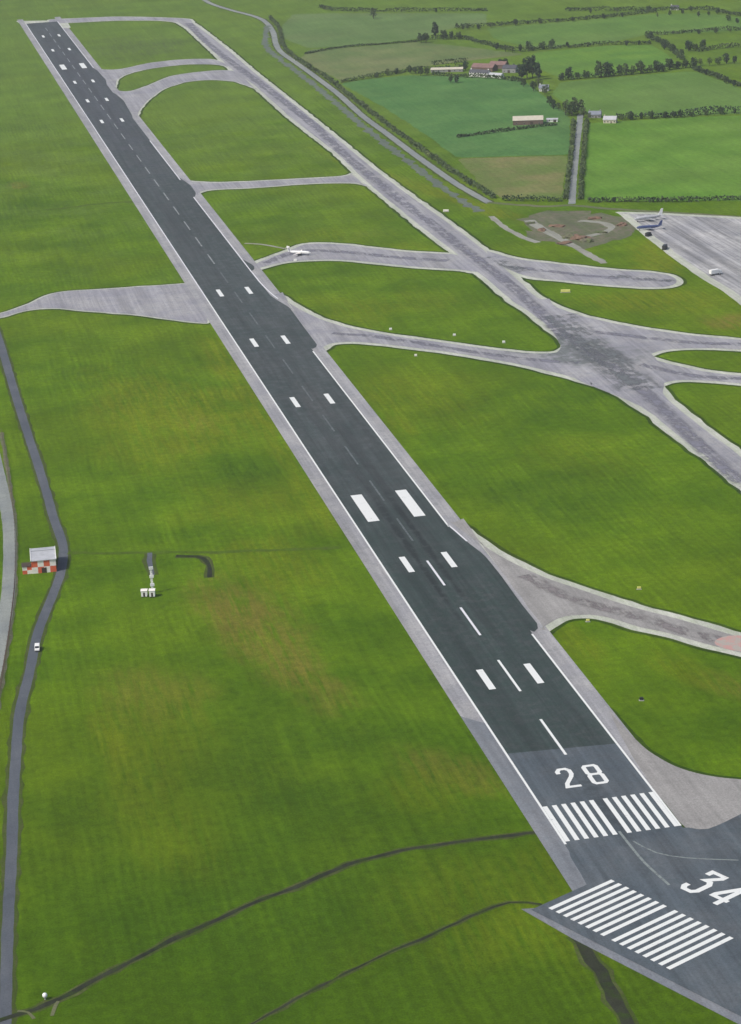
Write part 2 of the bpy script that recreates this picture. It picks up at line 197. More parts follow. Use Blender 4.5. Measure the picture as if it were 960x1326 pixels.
def grass_mat(name, c_dark, c_mid, c_dry, dryness=.5, stripe=.25, stripe_rot=0.0, patches=(), scale=1.0, bump=True):
    m, nt, b = mat_new(name); k = N(nt)
    big = k.noise(.0045*scale, 3, .55); med = k.noise(.022*scale, 4, .6, off=31); fin = k.noise(.25*scale, 4, .7, off=9); tiny = k.noise(1.3, 3, .75, off=2)
    c = k.mix(k.ramp(med, .35, .68), c_dark, c_mid)
    c = k.mix(k.math('MULTIPLY', k.ramp(big, .42, .68), dryness), c, c_dry)
    pst = k.ramp(k.noise(1.0, 4, .7, vec=k.mapped((.34, .03, 1), stripe_rot, (11, 2, 0))), .30, .62)
    for (px, py, rx, ry, rot, col, amt) in patches:
        big_p = rx > 150
        fac = k.math('MULTIPLY', k.blob(px, py, rx, ry, rot), amt if big_p else amt*1.25)
        if not big_p: fac = k.math('MULTIPLY', fac, pst)
        c = k.mix(fac, c, col)
    st = k.noise(1.0, 3, .6, vec=k.mapped((.22*scale, .006*scale, 1), stripe_rot))
    st2 = k.noise(1.0, 2, .6, vec=k.mapped((.05*scale, .0025*scale, 1), stripe_rot, (4, 9, 0)))
    def modulate(c, fac, amt):
        v = k.math('ADD', k.math('MULTIPLY', k.math('SUBTRACT', fac, .5), amt*2), 1.0)
        cr = k.n('ShaderNodeCombineColor'); [k.l(v, cr.inputs[i]) for i in range(3)]
        return k.mix(1.0, c, cr.outputs[0], 'MULTIPLY')
    c = modulate(c, st, stripe*.7); c = modulate(c, st2, stripe*.6); c = modulate(c, k.noise(.011*scale, 3, .6, off=44), .22)
    c = modulate(c, fin, .5); c = modulate(c, tiny, .6); c = modulate(c, med, .18)
    st3 = k.noise(1.0, 2, .7, vec=k.mapped((.36*scale, .02*scale, 1), stripe_rot, (1, 5, 0))); c = modulate(c, st3, stripe*.8)
    if name == 'airfield_grass':   # mower passes, about 3.5 m apart
        sx = k.n('ShaderNodeSeparateXYZ'); k.l(k.pos, sx.inputs[0])
        ph = k.math('ADD', k.math('MULTIPLY', sx.outputs[0], 1.8), k.math('MULTIPLY', k.noise(.012, 3, .6, off=77), 26))
        wv = k.math('ADD', k.math('MULTIPLY', k.math('SINE', ph), k.math('MULTIPLY', k.ramp(k.noise(.009, 2, .5, off=55), .42, .62), .5)), .5)
        c = modulate(c, wv, .06)
    k.l(c, b.inputs['Base Color']); b.inputs['Roughness'].default_value = 1; b.inputs['Specular IOR Level'].default_value = .05
    if bump:
        bp = k.n('ShaderNodeBump'); bp.inputs['Strength'].default_value = .5; bp.inputs['Distance'].default_value = .6
        k.l(fin, bp.inputs['Height']); k.l(bp.outputs[0], b.inputs['Normal'])
    return m
def paving_mat(name, ca, cb, cc, rot=0.0, streak=.3, blotch=(.45, .7), sc=1.0, wear=(), spec=.25, rough=.85):
    """worn asphalt or concrete: blotches, patches of repair, streaks along the traffic"""
    m, nt, b = mat_new(name); k = N(nt)
    n1 = k.noise(.03*sc, 4, .6); n2 = k.noise(.16*sc, 4, .65, off=17); n3 = k.noise(1.6, 3, .7, off=5)
    c = k.mix(k.ramp(n1, .35, .65), ca, cb)
    c = k.mix(k.math('MULTIPLY', k.ramp(n2, *blotch), .8), c, cc)
    for (px, py, rx, ry, rt, col, amt) in wear:
        c = k.mix(k.math('MULTIPLY', k.blob(px, py, rx, ry, rt, .4, .05), k.math('MULTIPLY', amt, k.ramp(n2, .3, .6))), c, col)
    st = k.noise(1.0, 3, .65, vec=k.mapped((.5, .012, 1), rot)); st2 = k.noise(1.0, 3, .6, vec=k.mapped((.12, .004, 1), rot, (3, 7, 0)))
    for fac, amt in ((st, streak*1.5), (st2, streak*1.3), (n3, .5), (n2, .4)):
        v = k.math('ADD', k.math('MULTIPLY', k.math('SUBTRACT', fac, .5), amt*2), 1.0)
        cr = k.n('ShaderNodeCombineColor'); [k.l(v, cr.inputs[i]) for i in range(3)]
        c = k.mix(1.0, c, cr.outputs[0], 'MULTIPLY')
    k.l(c, b.inputs['Base Color']); b.inputs['Roughness'].default_value = rough; b.inputs['Specular IOR Level'].default_value = spec
    return m
def plain(name, col, rough=.7, var=.15, sc=.6, spec=.3, metal=0):
    m, nt, b = mat_new(name); k = N(nt)
    n = k.noise(sc, 4, .6); v = k.math('ADD', k.math('MULTIPLY', k.math('SUBTRACT', n, .5), var*3), 1.0)
    cr = k.n('ShaderNodeCombineColor'); [k.l(v, cr.inputs[i]) for i in range(3)]
    k.l(k.mix(1.0, col, cr.outputs[0], 'MULTIPLY'), b.inputs['Base Color'])
    b.inputs['Roughness'].default_value = rough; b.inputs['Specular IOR Level'].default_value = spec; b.inputs['Metallic'].default_value = metal
    return m
def paint_mat(name, col, under, worn=.55, sc=.8):
    m, nt, b = mat_new(name); k = N(nt)
    n = k.noise(sc, 5, .75); n2 = k.noise(.12, 3, .6, off=8)
    fac = k.ramp(k.math('ADD', n, k.math('MULTIPLY', k.math('SUBTRACT', n2, .5), .5)), worn, worn+.14)
    k.l(k.mix(fac, col, under), b.inputs['Base Color']); b.inputs['Roughness'].default_value = .6; b.inputs['Specular IOR Level'].default_value = .3
    return m
def wear_mat(name, col, cover=.5, rot=0.0):
    """thin stain of rubber and patched asphalt that lets the paving show through"""
    m, nt, b = mat_new(name); k = N(nt)
    tc = k.n('ShaderNodeUVMap'); tc.uv_map = 'across'; sx = k.n('ShaderNodeSeparateXYZ'); k.l(tc.outputs[0], sx.inputs[0])
    d = k.math('ABSOLUTE', k.math('SUBTRACT', sx.outputs[0], .5)); e = k.ramp(d, .5, .18)
    n = k.noise(.09, 5, .7, off=3); n2 = k.noise(1.0, 3, .7, vec=k.mapped((.3, .02, 1), rot))
    a = k.math('MULTIPLY', e, k.ramp(k.math('ADD', k.math('MULTIPLY', n, .6), k.math('MULTIPLY', n2, .4)), .62-.3*cover, .68-.12*cover))
    tr = k.n('ShaderNodeBsdfTransparent'); mx = k.n('ShaderNodeMixShader'); k.l(k.math('MULTIPLY', a, .85), mx.inputs[0]); k.l(tr.outputs[0], mx.inputs[1]); k.l(b.outputs[0], mx.inputs[2])
    k.l(mx.outputs[0], nt.nodes['Material Output'].inputs['Surface'])
    k.l(k.mix(k.ramp(n, .4, .6), col, tuple(v*1.35 for v in col)), b.inputs['Base Color']); b.inputs['Roughness'].default_value = .85; b.inputs['Specular IOR Level'].default_value = .2
    return m
def leaf_mat(name, a, bcol, cc):
    m, nt, b = mat_new(name); k = N(nt)
    c = k.mix(k.ramp(k.noise(.35, 3, .6), .35, .65), a, bcol); c = k.mix(k.ramp(k.noise(.06, 2, .5, off=7), .5, .75), c, cc)
    k.l(c, b.inputs['Base Color']); b.inputs['Roughness'].default_value = .9; b.inputs['Specular IOR Level'].default_value = .1
    return m

G_DARK, G_MID, G_DRY = (.066,.132,.003), (.090,.160,.004), (.122,.174,.005)
BROWN, YEL, DEEP = (.150,.135,.022), (.128,.165,.006), (.034,.080,.004)
M = {}
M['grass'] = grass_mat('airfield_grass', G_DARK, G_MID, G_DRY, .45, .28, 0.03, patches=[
    (60,2300,1500,1200,0,(.108,.176,.026),.62), (-120,-60,230,310,0,(.036,.080,.003),.66),  # far haze tint, then near vignette darkening, both put into the grass colour
    (-93,236,22,100,.22,BROWN,.62), (-98,290,26,60,.2,BROWN,.5), (-72,330,30,60,.3,YEL,.5), (-80,180,18,40,.3,BROWN,.4), (-150,189,30,36,0,BROWN,.42), (-150,150,34,60,0,YEL,.35), (-172,150,8,60,.05,YEL,.5), (-45,76,16,40,.5,BROWN,.4), (-60,60,22,30,.5,YEL,.35),
    (-78,620,55,120,.2,YEL,.7), (-110,560,40,80,.1,YEL,.5), (-60,430,50,60,.1,YEL,.45), (60,600,50,80,.2,YEL,.4), (110,830,60,50,0,YEL,.35), (20,470,12,120,0,YEL,.4), (120,450,40,50,0,YEL,.3), (95,1060,60,60,0,YEL,.35), (-60,-30,60,50,.2,YEL,.3), (-70,590,18,30,.2,BROWN,.25), (-38,700,14,120,.0,YEL,.7), (-36,500,8,160,.0,YEL,.5), (-150,1300,70,120,.0,DEEP,.35), (-60,480,30,40,0,DEEP,.5), (-110,100,40,60,.2,DEEP,.35), (-130,-10,70,60,0,DEEP,.3), (-160,60,24,60,.1,YEL,.3), (-40,-60,40,30,0,YEL,.25), (-20,0,20,25,0,YEL,.3),
    (-120,1400,12,20,0,BROWN,.5), (270,770,60,40,-.5,YEL,.8), (300,700,30,25,-.4,BROWN,.75), (323,925,25,70,-.4,YEL,.95), (300,860,25,40,-.4,YEL,.9), (200,1300,14,200,.2,YEL,.75), (240,1130,14,120,.25,YEL,.7), (150,1000,20,60,0,YEL,.45), (70,820,30,60,.2,YEL,.35),
    (40,560,10,60,0,YEL,.45), (90,400,50,60,0,DEEP,.4), (140,560,60,60,0,DEEP,.35), (70,150,14,30,.3,YEL,.7), (84,125,12,20,.2,BROWN,.45), (40,190,10,40,0,YEL,.5), (100,2300,90,140,0,(.075,.11,.03),.6), (-200,420,30,60,.2,DEEP,.3), (40,115,6,10,0,DEEP,.3)])
GR = [('field_blue', (0.068,0.164,0.043), (0.085,0.178,0.048), (0.100,0.182,0.051)), ('field_bright', (0.089,0.197,0.021), (0.108,0.216,0.026), (0.126,0.214,0.036)),
      ('field_middle', (0.091,0.178,0.032), (0.104,0.191,0.036), (0.116,0.193,0.045)), ('field_narrow', (0.089,0.191,0.028), (0.108,0.204,0.026), (0.120,0.199,0.041)),
      ('field_upper', (0.089,0.178,0.032), (0.106,0.193,0.034), (0.118,0.191,0.043)), ('field_pale', (0.100,0.168,0.049), (0.110,0.175,0.054), (0.140,0.178,0.067)),
      ('field_rough', (0.108,0.164,0.051), (0.140,0.171,0.063), (0.170,0.174,0.080)), ('field_stubble', (0.119,0.172,0.042), (0.176,0.166,0.067), (0.108,0.166,0.036))]
for i, (n, a, b_, c_) in enumerate(GR):
    M[n] = grass_mat(n, a, b_, c_, .6, .2, .35+.5*i, bump=False)
M['edge_shade_strip'] = grass_mat('shade_tinted_grass', (.026,.056,.006), (.040,.076,.008), (.064,.094,.012), .6, .2, 0, bump=False)  # dark green stands in for ditch shade along the pavement edges
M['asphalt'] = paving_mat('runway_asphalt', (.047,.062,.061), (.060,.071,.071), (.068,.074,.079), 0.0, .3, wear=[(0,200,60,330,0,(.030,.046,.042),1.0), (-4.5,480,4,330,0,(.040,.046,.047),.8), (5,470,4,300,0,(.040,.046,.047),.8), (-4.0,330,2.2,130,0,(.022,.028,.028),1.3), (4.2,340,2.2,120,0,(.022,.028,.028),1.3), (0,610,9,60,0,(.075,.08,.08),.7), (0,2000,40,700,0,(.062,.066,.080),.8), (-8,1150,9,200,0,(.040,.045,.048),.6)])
M['slate'] = paving_mat('old_runway_asphalt', (.074,.092,.108), (.098,.112,.124), (.058,.074,.084), 0.0, .3, wear=[(0,30,6,60,0,(.045,.055,.062),1.0), (60,-40,60,10,-.47,(.05,.062,.07),.8)])
M['shoulder'] = paving_mat('runway_shoulder', (.27,.27,.285), (.34,.335,.335), (.19,.195,.20), 0.0, .25)
M['rim'] = paving_mat('taxiway_shoulder', (.40,.42,.35), (.49,.50,.43), (.30,.33,.24), .6, .2)
JW = [(172,678,34,62,.45,(.12,.135,.13),1.2), (160,730,16,50,.3,(.13,.14,.13),1.0), (188,650,36,26,-.6,(.12,.13,.13),1.1), (252,905,22,10,-1.25,(.10,.12,.14),.8), (105,2090,12,60,.1,(.13,.13,.15),.6)]
M['shoulder_dark'] = paving_mat('near_end_shoulder', (.165,.18,.20), (.20,.21,.225), (.13,.145,.16), 0.0, .2)
M['taxi'] = paving_mat('taxiway_asphalt', (.265,.262,.290), (.33,.325,.33), (.19,.195,.215), .35, .28, wear=JW)
M['taxi_warm'] = paving_mat('taxiway_concrete', (.26,.252,.242), (.31,.30,.288), (.215,.21,.20), -1.1, .22)
M['apron'] = paving_mat('apron_concrete', (.27,.27,.28), (.36,.355,.35), (.18,.18,.19), .72, .55)
M['road'] = paving_mat('road_asphalt', (.078,.090,.108), (.105,.115,.132), (.062,.072,.084), 0, .1)
M['pale_road'] = paving_mat('service_road_surface', (.20,.22,.22), (.26,.28,.26), (.17,.18,.17), 0, .1)
M['ditch'] = paving_mat('stony_strip', (.10,.125,.105), (.13,.15,.13), (.075,.12,.04), 0, .2)
M['track_dark'] = paving_mat('dark_track', (.024,.030,.020), (.042,.046,.032), (.03,.052,.010), 0, .2, spec=.02, rough=1)
M['track_pale'] = paving_mat('gravel_track', (.24,.24,.20), (.30,.30,.26), (.20,.20,.15), 0, .2)
M['track_mid'] = paving_mat('grassy_track', (.105,.125,.055), (.145,.145,.08), (.08,.11,.03), 0, .2)
M['dirt'] = paving_mat('bare_earth', (.115,.125,.07), (.17,.145,.105), (.075,.10,.035), 0, .2, blotch=(.42,.58), sc=1.2)
M['white'] = paint_mat('white_road_paint', (.70,.715,.69), (.34,.35,.35), .62)
M['white_worn'] = paint_mat('worn_white_road_paint', (.135,.15,.15), (.068,.080,.080), .40)
M['white_faded'] = paint_mat('faded_white_road_paint', (.28,.29,.29), (.095,.105,.105), .48)
M['edge_paint'] = paint_mat('edge_line_paint', (.66,.66,.68), (.32,.32,.32), .60)
M['lead_paint'] = paint_mat('faded_lead_in_paint', (.21,.24,.23), (.12,.135,.14), .50)
M['red_paint'] = paint_mat('worn_red_paint', (.46,.27,.24), (.36,.33,.29), .42, .16)
M['leaf'] = leaf_mat('leaves', (.048,.082,.034), (.074,.112,.044), (.092,.124,.050))  # leaf colours from here on are lightened and blued to carry distance haze
M['leaf_pale'] = leaf_mat('pale_leaves', (.074,.112,.046), (.098,.138,.054), (.125,.155,.06))
M['leaf_dark'] = leaf_mat('dark_leaves', (.036,.064,.036), (.056,.086,.046), (.068,.096,.048))
M['bark'] = plain('bark', (.06,.05,.04), .95)
M['wall_white'] = plain('white_render', (.72,.71,.68), .8, .12, .5)
M['wall_cream'] = plain('cream_render', (.50,.46,.36), .8, .12, .5)
M['wall_brown'] = plain('brown_cladding', (.15,.105,.085), .8, .2, .4)
M['wall_grey'] = plain('grey_block', (.26,.26,.26), .85, .2, .4)
M['roof_grey'] = plain('grey_sheet_roof', (.42,.43,.45), .6, .2, .3)
M['roof_pale'] = plain('pale_sheet_roof', (.50,.46,.37), .6, .15, .3)
M['roof_dark'] = plain('dark_slate_roof', (.075,.078,.09), .7, .25, .4)
M['roof_red'] = plain('rusty_red_roof', (.20,.125,.11), .75, .3, .3)
M['roof_blue'] = plain('blue_grey_slates', (.20,.22,.26), .6, .2, .4)
M['glass'] = plain('dark_glass', (.02,.025,.03), .1, .05, .5, .5)
M['wood'] = plain('dark_door', (.06,.045,.035), .7)
M['red'] = plain('orange_red_panel', (.66,.13,.06), .6, .15)
M['panel_white'] = plain('white_panel', (.82,.77,.72), .6, .15)
M['metal_white'] = plain('white_metal', (.78,.78,.76), .45, .06)
M['metal_grey'] = plain('grey_metal', (.30,.31,.32), .5, .1, metal=.3)
M['blue'] = plain('dark_blue_paint', (.05,.07,.17), .35, .08)
M['rubber'] = plain('black_rubber', (.018,.018,.018), .9)
M['black'] = plain('dark_paint', (.03,.033,.035), .5)
M['yellow'] = plain('yellow_panel', (.62,.60,.18), .6)
M['earth'] = plain('red_brown_earth', (.17,.11,.075), .95, .3, .25)
M['rust_fence'] = plain('rusty_steel', (.12,.085,.06), .8, .2)
M['concrete'] = plain('concrete', (.33,.33,.31), .85, .15)

# ------------------------------------------------------------------ object helpers
def put(name, bm, mats, parent=None, **props):
    me = bpy.data.meshes.new(name); bm.to_mesh(me); bm.free()
    for mm in (mats if isinstance(mats, (list, tuple)) else [mats]): me.materials.append(mm)
    o = bpy.data.objects.new(name, me); COL.objects.link(o)
    if parent: o.parent = parent
    for a, b in props.items(): o[a] = b
    return o
def struct(name, bm, mat, parent=None, **kw):
    return put(name, bm, mat, parent, kind='structure', **kw) if parent is None else put(name, bm, mat, parent, **kw)
def thing(name, label, cat, loc=(0,0,0), rz=0.0, group=None):
    o = bpy.data.objects.new(name, None); COL.objects.link(o); o.location = loc; o.rotation_euler = (0,0,rz)
    o['label'] = label; o['category'] = cat
    if group: o['group'] = group
    return o
def dup(t, loc, rz=0.0, label=None, scale=None, group=None):
    c = t.copy(); COL.objects.link(c); c.location = loc; c.rotation_euler = (0,0,rz)
    if scale: c.scale = scale
    if label: c['label'] = label
    if group: c['group'] = group
    for ch in t.children:
        d = ch.copy(); COL.objects.link(d); d.parent = c
        for g in ch.children:
            e = g.copy(); COL.objects.link(e); e.parent = d
    return c
def box(bm, x0, x1, y0, y1, z0, z1, mi=0):
    v = [bm.verts.new(p) for p in ((x0,y0,z0),(x1,y0,z0),(x1,y1,z0),(x0,y1,z0),(x0,y0,z1),(x1,y0,z1),(x1,y1,z1),(x0,y1,z1))]
    for q in ((3,2,1,0),(4,5,6,7),(0,1,5,4),(1,2,6,5),(2,3,7,6),(3,0,4,7)):
        fc = bm.faces.new([v[i] for i in q]); fc.material_index = mi
def tube(bm, pts, rad, n=8, closed=True):
    rings = []
    for i, p in enumerate(pts):
        p = Vector(p); a = Vector(pts[max(0,i-1)]); b = Vector(pts[min(len(pts)-1,i+1)])
        d = (b-a).normalized(); s = d.cross(Vector((0,0,1)) if abs(d.z) < .9 else Vector((1,0,0))).normalized(); t = d.cross(s)
        rr_ = rad[i] if isinstance(rad, (list, tuple)) else rad
        rings.append([bm.verts.new(p+s*rr_*math.cos(6.2832*k/n)+t*rr_*math.sin(6.2832*k/n)) for k in range(n)])
    for a, b in zip(rings, rings[1:]):
        for k in range(n): bm.faces.new((a[k], a[(k+1)%n], b[(k+1)%n], b[k]))
    if closed: bm.faces.new(rings[0][::-1]); bm.faces.new(rings[-1])
def prism(bm, prof, y0, y1, axis='y'):
    """extrude a closed profile (u,z) from y0 to y1"""
    mk = (lambda u,z,y: (u,y,z)) if axis == 'y' else (lambda u,z,y: (y,u,z))
    a = [bm.verts.new(mk(u,z,y0)) for u,z in prof]; b = [bm.verts.new(mk(u,z,y1)) for u,z in prof]
    n = len(prof)
    for i in range(n): bm.faces.new((a[i], a[(i+1)%n], b[(i+1)%n], b[i]))
    bm.faces.new(a[::-1]); bm.faces.new(b)
    bmesh.ops.recalc_face_normals(bm, faces=bm.faces)
def crop_corners(pts, it=2, cap=9.0):
    for _ in range(it):
        out = []; n = len(pts)
        for i in range(n):
            a = Vector(pts[i]); b = Vector(pts[(i+1)%n]); L = (b-a).length
            if L < 1e-3: continue
            t = min(.25, cap/L); out.append(tuple(a.lerp(b, t))); out.append(tuple(a.lerp(b, 1-t)))
        pts = out
    return pts
def area2(p): return sum(p[i][0]*p[(i+1)%len(p)][1]-p[(i+1)%len(p)][0]*p[i][1] for i in range(len(p)))
def inset(pts, d):
    s = 1 if area2(pts) > 0 else -1; n = len(pts); out = []
    for i in range(n):
        a = Vector(pts[i-1]); b = Vector(pts[i]); c = Vector(pts[(i+1)%n])
        n1 = (b-a).normalized(); n2 = (c-b).normalized(); n1 = Vector((-n1.y, n1.x))*s; n2 = Vector((-n2.y, n2.x))*s
        q = n1+n2
        if q.length < .3: q = n1
        q.normalize(); out.append(tuple(b+q*d/max(.6, q.dot(n1))))
    return out
def sheet(bm, pts, z):
    vs = [bm.verts.new((x, y, z)) for x, y in pts]
    for t in tessellate_polygon([[Vector((x, y, 0)) for x, y in pts]]):
        try: bm.faces.new([vs[i] for i in t])
        except ValueError: pass
    for fc in bm.faces:
        fc.normal_update()
        if fc.normal.z < 0: fc.normal_flip()
def poly(name, key, z, mat, smooth=2, cap=9.0, jit=0.0, ins=0.0, parent=None, **kw):
    pts = POLY[key] if isinstance(key, str) else key
    pts = crop_corners(pts, smooth, cap)
    if ins: pts = inset(pts, ins)
    if jit: # ragged natural edge
        q = []
        for i, a in enumerate(pts):
            b = pts[(i+1)%len(pts)]; L = math.dist(a, b); k = max(1, int(L/6))
            for j in range(k):
                x = a[0]+(b[0]-a[0])*j/k; y = a[1]+(b[1]-a[1])*j/k
                q.append((x+jit*noise.noise((x*.07, y*.07, 1)), y+jit*noise.noise((x*.07, y*.07, 9))))
        pts = q
    bm = bmesh.new(); sheet(bm, pts, z); return struct(name, bm, mat, parent, **kw)
def spline(pts, step=5.0):
    out = []; n = len(pts)
    for i in range(n-1):
        p0 = Vector(pts[max(0,i-1)]); p1 = Vector(pts[i]); p2 = Vector(pts[i+1]); p3 = Vector(pts[min(n-1,i+2)])
        k = max(2, int((p2-p1).length/step))
        for j in range(k):
            t = j/k; out.append(.5*((2*p1)+(p2-p0)*t+(2*p0-5*p1+4*p2-p3)*t*t+(3*p1-p0-3*p2+p3)*t**3))
    out.append(Vector(pts[-1])); return out
def ribbon_bm(pts, wd, z, jit=0.0, step=5.0, bm=None):
    bm = bm or bmesh.new(); c = spline(pts, step); prev = None; uvl = bm.loops.layers.uv.new('across')
    for i, p in enumerate(c):
        d = (c[min(len(c)-1,i+1)]-c[max(0,i-1)]).normalized(); s = Vector((-d.y, d.x))
        w2 = (wd[0]+(wd[1]-wd[0])*i/(len(c)-1) if isinstance(wd, tuple) else wd)/2
        ja = jit*noise.noise((p.x*.11, p.y*.11, 3)); jb = jit*noise.noise((p.x*.11, p.y*.11, 8))
        a = bm.verts.new((*(p+s*(w2+ja)), z)); b = bm.verts.new((*(p-s*(w2+jb)), z))
        if prev:
            fc = bm.faces.new((prev[1], b, a, prev[0]))
            for lp, uq in zip(fc.loops, ((1,0),(1,1),(0,1),(0,0))): lp[uvl].uv = uq
        prev = (a, b)
    for fc in bm.faces:
        fc.normal_update()
        if fc.normal.z < 0: fc.normal_flip()
    return bm
ZC = [0]
def ribbon(name, key, wd, z, mat, jit=0.0, parent=None, **kw):
    if z < .15: ZC[0] += 1; z = .048+.0033*ZC[0]     # every track its own level
    return struct(name, ribbon_bm(RIB[key] if isinstance(key, str) else key, wd, z, jit), mat, parent, **kw)

# ------------------------------------------------------------------ ground and fields
bm = bmesh.new()
rings = [0, 400, 900, 1600, 2600, 4000, 8000, 16000, 30000]; prev = None
for rad in rings:
    ring = [bm.verts.new((rad*math.cos(6.28318*k/64)+100, rad*math.sin(6.28318*k/64)+900, 0)) for k in range(64)] if rad else [bm.verts.new((100,900,0))]
    if prev:
        for k in range(64):
            if len(prev) == 1: bm.faces.new((prev[0], ring[k], ring[(k+1)%64]))
            else: bm.faces.new((prev[k], ring[k], ring[(k+1)%64], prev[(k+1)%64]))
    prev = ring
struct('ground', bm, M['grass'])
for i, (n, *_ ) in enumerate(GR):
    poly('field', n, .02+.004*i, M[n], 1, 6, 2.0, label=None) if False else poly('field', n, .02+.004*i, M[n], 1, 6, 2.0)
poly('bare_ground', 'dirt_site', .06, M['dirt'], 2, 9, 16.0)
# roads and tracks
M['fringe'] = paving_mat('trampled_grass', (.062,.085,.022), (.085,.098,.038), (.045,.075,.012), 0, .2, blotch=(.4,.6), sc=2.5, spec=.02, rough=1)
ribbon('track_verge', 'track_curve', (4.8,3.8), .05, M['fringe'], 2.2)
ribbon('track_verge', 'track_lower', 2.6, .05, M['fringe'], 2.0)
ribbon('track_verge', 'track_south', 7.0, .05, M['fringe'], 2.2)
ribbon('track_verge', 'curl_track', 5.0, .05, M['fringe'], 2.0)
ribbon('track_verge', 'perimeter_road', (8.4,6.6), .05, M['fringe'], 1.6)
ribbon('track_verge', 'mast_track', 6, .05, M['fringe'], 2)
ribbon('track_verge', 'service_road', 10.5, .05, M['fringe'], 3)
ribbon('perimeter_road', 'perimeter_road', (5.4,3.9), .10, M['road'], .3)
ribbon('public_road', 'outer_road', 6.5, .10, M['pale_road'], .2)
ribbon('service_road', 'service_road', 7.0, .10, M['pale_road'], .6)
ribbon('stony_strip', 'ditch_path', 7.5, .07, M['ditch'], 5)
ribbon('farm_lane', 'farm_lane', 6.0, .09, M['pale_road'], .6)
ribbon('cross_track', 'cross_track', 7.0, .08, M['track_mid'], 2)
ribbon('gravel_track', 'site_track', (9,6), .11, M['track_pale'], 2)
ribbon('gravel_track', 'site_track_b', (5,6), .11, M['track_pale'], 1.5)
ribbon('gravel_track', 'site_loop', 7, .10, M['track_pale'], 3)
ribbon('dark_track', 'track_curve', (2.4,1.8), .10, M['track_dark'], 1.1)
ribbon('dark_track', 'track_lower', 1.0, .10, M['track_dark'], .9)
ribbon('dark_track', 'track_south', 4.4, .10, M['track_dark'], 1.2)
M['faint'] = paving_mat('faint_track', (.074,.118,.016), (.088,.125,.024), (.058,.108,.008), 0, .2, blotch=(.4,.6), sc=2.5, spec=.02, rough=1)
ribbon('grassy_track', 'old_track', 3.5, .05, M['faint'], 2.5)
ribbon('grassy_track', 'old_track_b', 5.0, .05, M['faint'], 4)
ribbon('gravel_track', 'mast_track', 2.4, .06, M['road'], .6)
ribbon('dark_track', 'curl_track', (2.5,2.2), .06, M['track_dark'], .8)
ribbon('gravel_track', 'grass_track', 3, .06, M['track_pale'], 1)
ribbon('gravel_patch', 'pale_arc', 1.3, .12, M['track_mid'], 1.2)
ribbon('gravel_patch', 'pale_arc_b', 1.0, .12, M['track_mid'], 1.0)
# ------------------------------------------------------------------ taxiways
TX = [k for k in POLY if k.startswith('taxiway_')]
for i, k in enumerate(TX):
    warm = k in ('taxiway_south', 'taxiway_threshold')
    parts = 4.6 if k in ('taxiway_parallel', 'taxiway_stub', 'taxiway_east_upper', 'taxiway_east_lower', 'taxiway_centre', 'taxiway_south', 'taxiway_bend') else (2.0 if k not in ('taxiway_junction', 'taxiway_threshold') else 0)
    if k in ('taxiway_far_loop', 'taxiway_link'): parts = 3.6
    t = poly('taxiway', k, .180+.004*i, M['taxi_warm'] if warm else M['taxi'], 2, 9, .5, ins=parts)
    poly('edge_shade_strip', k, .040+.003*i, M['edge_shade_strip'], 2, 9, 1.6, ins=-2.3, parent=t)  # strip around the paving with shade put into its colour
    if parts: poly('taxiway_shoulder', k, .110+.004*i, M['rim'], 2, 9, 1.5, parent=t)
poly('runway_end_pad', 'runway_end_pad', .17, M['rim'], 1, 4)
ap = poly('apron', 'apron', .17, M['apron'], 1, 4, .8, ins=7)
poly('apron_edge', 'apron', .15, M['rim'], 1, 4, .8, parent=ap)
M['wear'] = wear_mat('rubber_and_patches', (.155,.155,.185), .75, .35); M['wear_dark'] = wear_mat('dark_patching', (.115,.125,.13), .62, .3); M['wear_warm'] = wear_mat('worn_wheel_path', (.17,.155,.155), .7, -1.1)
for i, (k, wd, mt) in enumerate((('wear_parallel', 13, 'wear'), ('wear_centre', 8, 'wear'), ('wear_bend', 11, 'wear'), ('wear_stub', 9, 'wear'), ('wear_stub_end', 10, 'wear_dark'), ('wear_stub_start', 16, 'wear_dark'), ('wear_east_a', 9, 'wear'), ('wear_east_b', 9, 'wear'), ('wear_south', 10, 'wear_warm'), ('wear_junction', 36, 'wear_dark'))):
    ribbon('worn_surface', k, wd, .247+.0012*i, M[mt], 1.5)
poly('painted_area', 'red_paint', .2605, M['red_paint'], 2, 3, 1.2)
# ------------------------------------------------------------------ runway with its paint
bm = bmesh.new()
sheet(bm, [(-22.4, 86), (22.4, 82), (22.4, 2634), (-22.4, 2634)], .270)
rw = struct('runway', bm, M['asphalt'])
for i, k in enumerate(['bulge_south', 'bulge_centre', 'bulge_bend', 'bulge_link', 'bulge_far']):
    poly('turnoff_fillet', k, .262+.0015*i, M['asphalt'], 1, 4, parent=rw)
bm = bmesh.new(); sheet(bm, [(-30.0,-40), (-29.0,-44), (-20,-60), (-22.45,-36), (-22.45,118), (-30.2,128)], .250)
struct('runway_shoulder', bm, M['shoulder_dark'])
bm = bmesh.new(); sheet(bm, [(-30.2,127), (-22.45,117), (-22.45,2690), (-30.2,2690)], .251)
def rectm(bm, x0, x1, y0, y1, z):
    v = [bm.verts.new(p) for p in ((x0,y0,z),(x1,y0,z),(x1,y1,z),(x0,y1,z))]; bm.faces.new(v)
struct('runway_shoulder', bm, M['shoulder'])
bm = bmesh.new(); sheet(bm, [(22.4,40), (30.4,40), (30.4,2690), (22.4,2690)], .165)
struct('runway_shoulder', bm, M['shoulder'])
bm = bmesh.new(); sheet(bm, [(-22.4,-40), (22.4,-10), (22.4,90), (-22.4,90)], .2655); struct('runway_start', bm, M['slate'])
